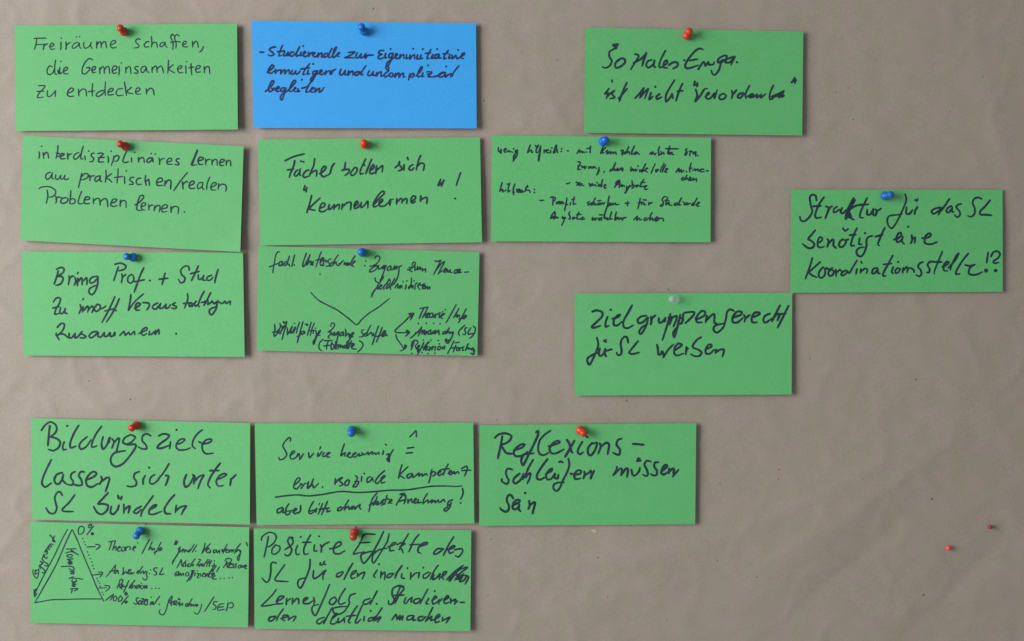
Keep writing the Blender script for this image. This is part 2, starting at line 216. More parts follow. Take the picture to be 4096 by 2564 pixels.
INK['struktur'] = (19, [
(3110,730,S1,"392 180 385 135 350 122 325 150 335 230 350 290 320 350 270 390 235 380 225 345/468 148 430 200 395 270 378 335 395 358 440 350/355 240 440 235/485 240 515 260 480 362/505 300 530 250 552 240/600 242 570 265 565 300 590 295 625 270/650 255 635 300 660 310 690 275/768 155 735 210 700 290 680 365/780 175 745 240 700 330/745 215 700 345/860 225 800 230 740 262 700 300/740 262 700 300 755 370 770 372/690 370 720 300 740 355 690 340/902 155 870 220 835 300 830 350 865 355/820 225 915 220/905 275 900 320 935 320 965 265/965 265 960 320 985 330/985 270 1000 290 985 335/1000 290 1045 260/1285 118 1298 170 1275 240 1230 340 1180 430 1145 462 1115 430 1105 370 1130 335 1210 325 1250 318/1300 250 1295 310 1330 315 1360 275/1410 245 1385 285 1380 322/1385 172 1400 185 1412 165/1730 165 1680 240 1640 290 1618 325/1640 250 1580 265 1550 290 1570 315 1610 295 1655 255/1750 235 1710 260 1700 295 1725 300 1755 260/1760 250 1755 295 1775 295/1850 215 1815 225 1800 250 1825 280 1840 315 1820 348 1790 338 1785 325/2055 165 2015 150 1975 170 1965 210 1985 260 1985 310 1950 345 1915 335/2140 178 2090 240 2040 290 2045 322 2100 325 2155 330"),
(3110,730,S1,"380 480 330 540 310 570 345 590 370 620 355 655 310 660 255 620/410 610 445 585 450 560 425 550 405 590 405 640 430 655 470 645/500 570 515 590 500 650/515 615 550 575 565 580 560 640/560 635 590 660/655 570 625 600 620 640 650 650 680 620 690 585 655 575/690 580 715 570/658 458 680 488 712 465/800 460 770 520 745 590 740 635 775 635/725 530 790 525/828 560 820 620 850 620/880 510/955 540 920 545 895 580 895 640 870 710 840 745 805 730 795 690 820 660 870 650/1080 455 1045 530 1010 620 1025 635/985 545 1060 525/1170 575 1215 560 1245 530 1240 505 1215 515 1195 560 1205 600 1235 590 1260 560/1262 545 1250 590 1275 620/1315 445/1350 530 1355 580 1340 615/1355 575 1385 550 1380 610/1455 560 1510 555 1545 530 1530 510 1490 540 1480 600 1510 620 1560 618 1605 600"),
(3110,730,S1,"350 760 325 850 280 970/430 800 330 890 315 905 350 935 395 955/450 860 420 900 415 945 445 960 475 930 480 880 455 850/490 860 520 875 555 860/530 880 510 910 525 940 555 930 565 890 530 880/585 875 590 945/590 910 625 880 640 890/690 885 655 900 640 930 665 935 700 905/800 785 760 850 730 905/700 890 715 910 735 900/800 870 790 920/840 795 850 815/840 870 835 910/845 895 880 865 905 880 895 915/1005 860 965 870 950 910 975 915 1005 880/1010 870 1010 910 1030 915/1160 735 1120 810 1070 900 1060 940 1090 940/1065 825 1150 815/1165 850 1150 900 1165 915/1215 800/1210 860 1185 885 1190 912 1215 905 1235 870 1210 860/1265 860 1260 910/1265 885 1300 850 1310 870 1305 905/1315 870 1330 860/1340 860 1370 880 1375 905/1465 800 1430 815 1415 850 1440 880 1450 920 1425 945 1395 930/1570 795 1530 800 1510 830 1530 870 1525 905 1500 905/1660 695 1620 790 1580 890 1580 918/1570 800 1655 800/1660 850 1700 830 1725 805 1705 795 1675 830 1675 885 1710 890/1720 860 1790 780 1825 715 1800 735 1750 840 1740 880/1920 715 1860 790 1800 890 1800 925 1835 918/1890 830 1935 840 1990 825/1980 830 1935 860 1925 915 1960 930 2010 925 2060 900/2120 705 2105 810/2150 745 2170 705 2210 690 2240 720 2220 760 2175 790 2180 812 2225 805/2100 886 22/2196 887 19"),
])
INK['bring'] = (17, [
(50,980,S1,"460 260 445 320 418 395/440 245 490 225 520 245 500 285 440 320/440 320 490 315 510 345 480 395 435 405/568 310 572 350 560 400/568 350 595 315 620 315/628 330 635 370 620 405/660 275 652 292/655 335 652 410/660 370 690 330 700 350 700 400/715 360 745 330 750 400/850 315 800 325 775 360 790 385 830 365 860 320/862 320 855 400 830 470 800 500 770 480 775 440 810 420 850 400/1030 195 1090 182 1140 210 1125 245 1070 260/1065 220 1045 280 1018 360/1100 290 1105 330 1095 380/1105 325 1140 295/1200 295 1165 320 1160 365 1190 385 1220 355 1215 310 1200 295/1320 230 1280 320 1225 475/1230 370 1330 350/1383 358/1535 285 1505 400/1475 345 1565 335/1780 255 1770 215 1730 215 1695 250 1700 295 1735 330 1725 370 1690 380 1670 345/1870 210 1840 280 1800 360/1790 290 1880 265/1870 300 1870 340 1895 345 1925 310/1925 305 1915 350 1940 355/2005 305 1965 320 1955 350 1985 355 2020 325/2070 245 2050 310 2035 380"),
(50,980,S1,"410 575 440 535 480 535 475 580 440 640 425 695 465 690/405 635 470 620/485 630 475 680 500 690 530 650/530 640 525 680 550 690/680 600 690 640 668 690/715 540 705 552/710 620 705 675/715 660 755 615 765 640 755 675/765 650 800 615 815 640 800 680/855 595 820 640 845 670 880 640 880 605 855 600/880 645 920 630 940 610/1030 520 1000 590 950 690 900 780/1075 540 1040 620 990 710 945 775/930 665 1030 640/1040 660/1190 500 1185 560 1165 660/1165 660 1230 570 1320 490/1230 640 1275 610 1285 590 1255 585 1235 620 1245 655 1280 655/1310 580 1370 585 1375 620 1350 655/1460 585 1420 605 1410 635 1445 645 1480 600/1490 590 1480 635 1510 635 1540 600/1545 595 1540 635 1570 630 1590 600/1640 580 1610 600 1650 620 1640 640 1600 635/1760 490 1765 540 1745 600 1730 635/1720 590 1790 580/1800 580 1775 600 1790 620 1815 590 1810 620/1850 565 1830 590 1840 615 1865 600/1930 465 1900 520 1870 600 1880 625/1995 480 1960 550 1925 610/1900 580 1970 560/1970 575 1965 600 1995 580 2010 560/2010 565 2030 590 2070 560/2060 570 2050 640 2010 700 1985 690 1985 650 2050 620/2070 570 2110 590 2140 565 2150 590 2190 565 2190 600"),
(50,980,S1,"450 830 490 790 520 795 515 840 480 890 440 910 440 885/440 905 470 955/480 895 520 900 560 935/570 890 570 935 600 930 630 890/630 890 630 935 660 920 700 870/700 870 690 890 740 920 720 935 680 935/850 870 800 880 770 915 790 935 830 910 860 880/865 880 860 920 890 925 920 880/925 880 925 920 955 915 980 880/985 885 985 920 1010 915 1030 880 1030 915/1080 910 1120 870 1130 890 1135 910 1170 880 1180 905/1190 905 1225 870 1230 905/1270 890 1320 870 1355 850 1345 830 1310 850 1295 890 1320 910 1350 890/1380 870 1375 905 1410 890 1440 860/1440 870 1435 900 1470 850 1475 900/1647 893"),
])
INK['ziel'] = (21, [
(2260,1140,S1,"275 268 320 255 375 275 370 320 310 380 270 420 290 432 355 410/430 320 410 370 408 420 440 410/460 250/475 340 530 325 555 300 530 305 495 345 490 400 530 405 570 370/675 205 640 270 590 360 590 420 630 435 685 405/820 310 770 315 730 350 745 385 790 370 830 325/835 330 820 400 770 490 745 475 770 430 830 390/865 320 870 360 862 398/865 355 885 325 910 305/945 335 945 375 975 375 1010 335/1010 330 1005 370/1060 290 1030 400 980 555/1040 330 1075 320 1060 360 1025 400/1120 310 1080 330 1050 400/1125 310 1120 350 1090 420/1160 300 1130 430 1100 525 1090 480 1120 430/1165 330 1190 350 1160 395/1190 290 1185 340 1175 390/1200 280 1290 270 1300 290 1260 340 1210 385/1330 345 1400 310 1410 270 1370 265 1320 330 1330 375 1380 375/1430 310 1415 375/1430 350 1480 300 1505 300 1500 380/1500 380 1530 390/1700 260 1660 245 1630 275 1620 340 1590 430 1530 480 1495 450 1510 410 1580 390 1605 385/1685 330 1770 300 1775 270 1730 270 1690 320 1690 375 1740 375 1790 330/1800 300 1815 330 1805 372/1815 335 1860 300/1880 330 1950 300 1960 280 1910 280 1880 330 1885 375 1930 375/2062 288 2012 312 1996 355 2016 380 2062 352 2085 335/2165 205 2120 290 2082 368/2098 335 2135 292 2158 300 2138 358/2250 210 2190 330 2140 430/2160 294 2225 288"),
(2260,1140,S1,"320 530 335 600 310 680 250 800 225 770 230 735 290 695 330 685/350 640 340 690 355 715 390 690 400 650/405 640 400 690 415 722/410 665 475 645/395 560 415 575/390 565 415 552/635 580 625 530 600 520 570 550 560 600 570 660 560 700 530 705 520 680/735 565 690 620 645 680 680 695 745 680/925 600 935 640 940 700 965 695 975 665 990 690 990 730/990 730 1040 650 1090 600/1100 660 1160 620 1175 600 1140 590 1105 630 1100 690 1130 710 1190 690/1225 625 1215 700/1220 650 1240 640/1370 525 1330 550 1290 600 1290 630 1340 650 1375 680 1350 715 1300 715 1265 695/1415 650 1475 620 1470 600 1440 605 1415 650 1420 690 1460 690 1500 650/1522 652 1514 686/1518 678 1558 652 1600 652 1585 720"),
])
INK['bildung'] = (19, [
(90,1640,S1,"190 205 230 150 280 120 330 145 345 185 330 230 280 270/275 160 265 250 255 360/280 270 350 290 380 330 360 380 310 410 260 395/420 320 405 365 410 400 440 395/450 160/565 155 520 230 480 330 485 380 535 365/650 270 590 320 570 365 590 395 640 370 690 300/795 165 740 240 700 330 700 375 750 360/810 270 795 340 810 395 850 350 870 280/880 275 870 330/900 290 920 320 900 385/920 330 960 285 975 290 965 340 945 420/1135 270 1090 250 1030 280 1010 320 1040 345 1100 320 1135 280/1010 330 1060 350 1130 345 1140 370 1090 450 1010 540 940 570 895 540 890 480 930 430 1035 410/1290 260 1250 240 1210 260 1205 310 1240 350 1250 390 1200 390 1165 370/1370 260 1420 240 1475 255 1455 290 1390 335 1355 380 1400 385 1490 350/1490 320 1480 390/1550 200/1550 345 1600 330 1635 300 1610 290 1570 310 1545 360 1570 400 1640 400 1690 380/1810 200 1760 240 1720 300 1710 360 1740 390/1775 320 1830 340 1895 320 1900 295 1850 300 1810 350 1815 410 1850 440 1920 435"),
(90,1640,S1,"290 500 250 580 210 670 195 740 230 775 290 735/400 630 345 650 320 700 335 740 370 740 410 680/410 650 400 700 440 745/530 620 495 640 485 680 510 720 500 755 450 750/620 625 590 620 565 660 590 700 600 750 560 760 500 745/655 700 720 670 745 640 720 620 680 640 640 700 650 760 700 775 760 740/790 670 800 700 775 750/795 720 850 680 875 690 860 750 835 820/1175 620 1130 640 1120 680 1145 720 1140 760 1090 772 1050 765/1235 660 1215 700 1215 750/1275 580/1330 650 1290 680 1280 730 1310 745 1360 710 1390 660/1475 540 1440 600 1390 670/1440 660 1470 670 1440 760/1650 650 1625 720 1640 775 1680 750 1720 680 1715 650/1722 655 1735 680 1722 745/1727 725 1775 672 1825 655 1795 710 1765 790/1990 535 1940 600 1890 680 1865 750 1890 785/1885 610 1980 610/1955 700 2010 680 2055 650 2030 640 1980 665 1950 720 1970 765 2020 760/2100 690 2090 760/2100 700 2150 650"),
(90,1640,S1,"400 860 380 825 350 830 325 880 335 940 345 990 320 1040 270 1035 235 985/525 855 470 930 400 1000 420 1020 510 1022/860 835 800 900 760 945 810 945 860 960 850 1010 800 1050 750 1030 715 970/895 970 885 1030 915 1050 950 1010 970 960 960 1010/960 860 968 895/1000 870 990 905/965 885 1000 885/1020 950 1020 1040/1025 1005 1060 975 1080 970 1065 1035/1195 970 1140 1000 1120 1030 1150 1040 1195 1000/1315 865 1260 940 1205 1020 1190 1070/1270 1010 1330 980 1350 955 1320 960 1280 1000 1275 1045 1320 1050 1400 1020/1530 855 1480 910 1430 990 1440 1040 1490 1045/1548 960 1538 1032/1540 1018 1590 978 1648 966 1620 1010 1600 1052"),
])
INK['service'] = (15.5, [
(980,1640,S1,"455 315 460 285 440 280 400 320 380 360 405 410 420 450 390 490 350 500 340 475/450 460 500 425 490 410 465 430 455 480 480 495 520 470 530 440 525 465 545 440 550 500/550 500 590 440/640 430 650 480 690 435/735 435 730 470/760 370 752 395/775 420 765 430 745 465/800 430 780 450 790 470 820 455/830 450 855 430 830 435 820 465 850 475/1000 340 980 400 965 460 990 440 1010 430 1000 465/1020 465 1060 435 1045 430 1030 460 1060 480 1090 455 1120 430 1090 440 1085 470 1115 475/1115 470 1150 440 1150 465 1185 445 1175 430 1200 450 1240 425 1240 450 1280 420 1280 445 1310 430 1315 450 1345 425 1350 450/1395 410 1385 450/1412 345 1425 355/1425 450 1450 440 1440 480 1450 515/1490 400 1455 470 1450 520 1425 490/1635 385 1700 375/1620 435 1688 428/1660 270 1690 240 1720 210 1725 270"),
(980,1640,S1,"490 760 540 720 555 690 530 685 500 730 490 780 520 795 560 750/560 740 580 760 565 790 600 740 620 740/635 730 630 780 660 760 690 690/640 720 630 790 680 750 690 785 740 740/780 775/910 690 905 750/905 740 940 700 980 680 950 710 985 750 950 765/1040 700 1005 730 1010 760 1040 750 1050 710 1030 700/1110 660 1130 680 1115 730 1085 770 1120 770 1145 720 1100 720/1175 670 1170 720/1200 640/1260 670 1230 690 1230 730 1265 710 1280 680 1290 720/1405 610 1350 660 1310 720 1330 740 1360 710/1360 710 1410 670 1400 660 1370 690 1375 735 1410 725/1580 550 1560 620 1545 690/1640 570 1560 650 1575 670 1605 690/1660 640 1630 660 1640 685 1670 670 1680 640 1665 640/1690 650 1690 680 1720 660 1750 635 1750 665 1780 640 1785 665 1820 640 1835 660/1880 600 1870 660 1850 735/1865 640 1900 620 1920 640 1890 665/1935 640 1970 620 1960 610 1940 640 1955 660 1985 640/2045 545 2010 610 1995 655/1970 600 2060 590/2045 640 2080 620 2065 610 2050 640 2075 650 2105 620 2110 645 2140 620 2155 640/2180 590 2230 565 2235 600 2210 665/2180 610 2275 605"),
(980,1640,S1,"305 878 420 862 530 855 640 865 780 850 900 828 990 820 1130 830 1300 822 1450 808 1620 805 1760 785 1880 768 2020 765 2110 770 2185 765"),
(980,1640,S1,"375 980 330 1000 325 1035 355 1030 385 990/385 990 380 1030 410 1030/440 945 410 1000 410 1050 440 1050 460 1020/420 1020 480 1010 500 1000/480 1030 520 1000 505 990 490 1020 500 1045 530 1030/560 960 555 1020 530 1040/690 920 660 970 640 1025 660 1045 700 1020/650 1020 720 1000/720 990 710 1030/750 940 745 955/780 940 760 1000 735 1050/830 920 800 990 770 1055/745 1000 850 985/830 1000 825 1025 860 1015/970 975 935 990 935 1015 965 1005 990 980/1045 905 1010 960 1000 1010/1000 1000 1040 970 1045 1000/1050 1000 1085 970 1075 1000 1100 970 1105 1000 1130 970 1160 950 1150 975 1165 1000/1330 835 1280 900 1245 1025/1250 960 1310 920 1330 870/1290 960 1310 930 1340 920/1310 950 1340 925 1330 955 1360 940 1390 915 1370 925 1395 945 1370 960/1430 860 1415 910 1405 950/1385 905 1450 895/1440 940 1480 910 1465 900 1450 930 1480 940"),
(980,1640,S1,"1590 850 1555 900 1520 960/1590 850 1620 880 1600 945/1550 920 1620 900/1560 850 1600 840 1620 870/1640 900 1640 940/1645 925 1675 895 1680 935/1690 930 1725 900 1715 890 1700 915 1710 940 1740 920/1745 900 1740 935 1765 930/1770 930/1835 840 1800 900 1790 950/1795 940 1840 905 1840 940/1850 930 1885 905 1875 935 1910 910 1915 935 1945 905 1950 935/1965 930 2000 900 2010 925/2090 905 2050 920 2040 960 2070 950/2075 930 2060 980 2020 1020 2005 1000 2040 975/2190 790 2195 840 2170 900/2170 935"),
])
INK['reflex'] = (21, [
(1880,1640,S1,"250 280 290 245 360 235 415 260 405 300 360 335 310 350/325 265 310 350 280 490/310 350 340 400 370 435 430 440/440 405 520 380 550 350 520 345 465 380 440 430 460 465 520 460 580 420/665 225 685 210 685 250 640 350 590 450 535 555 515 510 540 450 600 440 640 435/810 208 750 250 700 310 685 390 700 440 740 455 790 430/790 365 850 350 905 325 880 310 830 340 800 390 820 435 870 435 945 395/975 300 1000 340 1020 420 1035 430/1050 310 1010 380 955 475/1130 320 1090 390 1085 430 1110 445 1140 425/1165 262 1188 278/1230 330 1190 380 1190 440 1220 455 1260 400 1280 330 1240 340/1305 335 1315 370 1290 440/1315 370 1370 330 1400 350 1385 445/1525 290 1490 300 1475 350 1510 400 1500 450 1470 445 1440 430/1640 340 1750 350"),
(1880,1640,S1,"425 600 380 590 360 630 375 680 390 710 370 745 320 720/320 695 318 720/500 640 450 680 435 720 460 740 510 700 540 640/635 500 590 580 560 650 530 700/560 680 590 640 610 640 600 690 575 740/780 495 730 560 680 640 675 690 710 700 750 680/765 640 820 615 825 590 790 610 765 660 780 700 820 690 850 640/855 640 850 680 880 690 890 650/895 525 915 518 935 530/990 490 1000 550 980 620 940 700 900 790 870 815 840 790 845 750 890 730 945 730/1010 640 1060 650 1110 640 1115 610 1080 610 1050 650 1060 695 1110 690/1150 620 1155 650 1140 690/1155 655 1200 630 1215 610 1225 640 1210 690/1215 690 1250 610"),
(1880,1640,S1,"1480 570 1470 610 1440 660/1450 650 1510 590 1530 600 1520 660/1525 650 1570 590 1590 600 1580 675/1625 600 1635 650 1660 660 1700 620 1710 580/1690 485 1710 490/1680 515 1720 510/1685 500 1715 505/1820 520 1780 510 1755 550 1780 600 1790 650 1770 665 1740 650/1895 525 1860 530 1855 570 1880 610 1880 650 1850 660 1820 645/1925 620 1985 570 1970 550 1940 580 1925 630 1950 650 2000 620/2005 590 2000 640/2005 620 2040 590 2055 600 2045 640/2040 670 2100 600/435 890 410 855 380 865 370 910 390 960 390 1000 360 1025 310 1000 305 985"),
(1880,1640,S1,"430 960 490 930 500 910 470 905 435 940 430 990 460 1000 490 970/495 950 490 1000 510 1020/555 835/595 915 600 960 585 1000/600 960 640 930 655 935 645 980 628 1045"),
])
INK['positiv'] = (16.5, [
(980,2064,S1,"165 245 175 205 240 165 300 180 315 220 290 270 240 310 215 300/235 205 220 290 192 415/310 290 275 330 270 375 300 385 345 350 350 310 310 290/485 220 450 215 430 250 450 300 470 340 450 390 415 400 400 385/465 225 485 250 470 290 400 340/530 295 510 345 520 390 550 380/560 210/660 190 620 260 590 340 600 385 635 380/580 265 665 265/700 290 695 350 730 350/745 205/760 290 770 320 765 365/770 320 800 285 850 260/850 330 910 320 965 290 960 260 920 275 890 330 900 375 950 380 1005 350/1190 200 1220 180 1310 185/1190 190 1160 270 1090 380 1130 375 1200 360/1150 270 1255 265/1395 155 1340 270 1270 390 1200 475 1175 450 1170 390 1250 360 1340 350/1450 180 1430 260 1370 360 1300 470 1280 450 1290 390 1350 340 1430 325/1440 310 1500 290 1520 270 1490 270 1460 310 1460 350 1500 345/1645 180 1590 270 1550 340/1530 290 1570 270 1610 280 1560 310 1580 340 1590 370/1750 185 1700 250 1650 360/1660 290 1760 285/1750 310 1835 280 1825 265 1790 275 1750 310 1740 360 1770 375/1990 330 1940 330 1905 360 1900 385 1940 375 2000 330/2100 210 2050 290 1995 400/2040 340 2100 320 2110 300 2080 305 2050 340 2060 375 2100 360/2110 340 2180 330 2190 360 2150 410 2115 400"),
(980,2064,S1,"315 475 280 465 260 490 260 560 240 650 210 665 170 625/400 490 350 560 300 635 330 655 435 660/655 435 650 520 610 630 560 725 530 690 545 640 620 620/690 550 685 610 700 630 750 600 800 550/815 545 785 600 785 640/760 470 755 490 780 490/800 455 790 480 815 490/985 560 930 580 920 610 950 610 990 570/1085 475 1040 550 995 640/1060 600 1110 570 1120 550 1085 560 1065 600 1075 630 1110 620/1135 575 1130 615/1135 605 1170 577 1205 568 1180 635/1330 545 1295 600 1310 620/1350 485/1370 560 1365 625/1370 600 1400 565 1410 580 1405 640/1480 575 1440 590 1430 620 1460 615 1500 575/1580 500 1530 570 1510 625/1580 580 1575 620 1610 630/1635 525/1670 570 1665 640/1670 620 1710 580 1740 570/1755 570 1745 625/1795 520/1850 565 1800 590 1795 625 1830 620 1870 570/1945 495 1900 560 1865 640/1900 590 1890 640 1930 620 1960 580/1965 580 1955 640/1970 620 2010 590 2030 560 2000 565 1985 610 2000 640"),
(980,2064,S1,"2030 640 2110 560 2200 495/2050 650 2130 560 2235 510/2190 500 2110 590 2060 660/2240 520 2150 590 2110 650/2080 600 2160 590 2130 640 2200 580/2190 610 2160 660 2200 650 2230 610 2250 620 2215 685/2150 640 2190 600 2240 600"),
(980,2064,S1,"315 740 270 800 200 870 165 905 210 905 320 885/315 860 370 835 390 810 350 810 320 850 330 885 380 880/420 830 415 895/420 860 460 830/480 830 475 890/485 870 520 830 540 840 540 885/590 860 630 830 620 820 590 840 590 880 640 880 690 850/690 820 700 860 690 890/850 690 810 790 770 880 710 1000 675 960 680 910 740 890/905 815 860 840 850 880 885 890 920 850 905 815/1010 730 970 790 940 860 960 890 1010 870/1110 780 1060 800 1045 850 1050 880 1000 960 940 990 890 970 890 930 950 915 1040 910/1260 830 1200 850 1190 885 1230 885 1270 850/1330 755 1290 830 1260 890/1325 885"),
(980,2064,S1,"1600 710 1550 700 1490 730 1480 790 1500 840 1480 885 1445 885 1445 850/1560 720 1530 790 1490 885/1500 720 1540 705 1600 730 1555 790 1510 880/1500 800 1600 795/1620 820 1600 870 1620 880 1650 840 1680 820/1680 820 1670 870/1760 830 1710 840 1695 870 1730 880 1770 840/1840 735 1800 810 1760 885/1850 830 1820 880 1845 885/1910 755/1880 850 1930 820 1915 805 1890 840 1890 885 1930 870 1955 840/1955 840 1950 890/1960 860 1985 830/2000 850 2050 820 2040 800 2005 840 2010 880 2050 870/2070 830 2070 880/2075 860 2120 840 2110 890/2120 870 2140 855/2165 870 2210 870"),
(980,2064,S1,"310 1010 250 1020 240 1055 270 1055 310 1020/385 935 340 1000 315 1055/360 1035 420 1015 430 1000 390 1000 375 1040 400 1055/440 1010 435 1050/440 1042 480 1016 512 1012 485 1060"),
(980,2064,S1,"800 1020 740 1040 720 1070 750 1085 810 1040/875 925 840 990 790 1085/870 1040 930 990 920 980 880 1020 860 1080 900 1085 940 1050/940 1030 935 1075 980 1050 1000 1020/1000 1030 1000 1075/1130 905 1080 980 1040 1065 1060 1075/1020 1010 1115 1000/1180 900 1140 990 1110 1070 1130 1075 1165 1040/1200 1010 1195 1060/1265 955/1290 1020 1250 1030 1240 1060 1275 1050 1310 1010/1380 925 1330 1000 1295 1060/1310 1050 1350 1020 1365 1020 1330 1070/1480 1045 1520 990 1530 1040 1560 1000 1555 1045 1590 1005 1580 1050/1690 1000 1640 1010 1630 1045 1670 1040 1700 1005/1700 1005 1690 1050 1720 1045/1790 1010 1750 1020 1745 1050 1780 1050 1820 1010/1890 920 1850 1000 1815 1065/1830 1050 1880 1010 1870 1050 1910 1040/1910 1040 1960 1010 1950 990 1920 1020 1915 1070 1960 1060/1990 1020 1985 1060/1995 1050 2060 1020 2025 1075"),
])
S2 = 5.0333
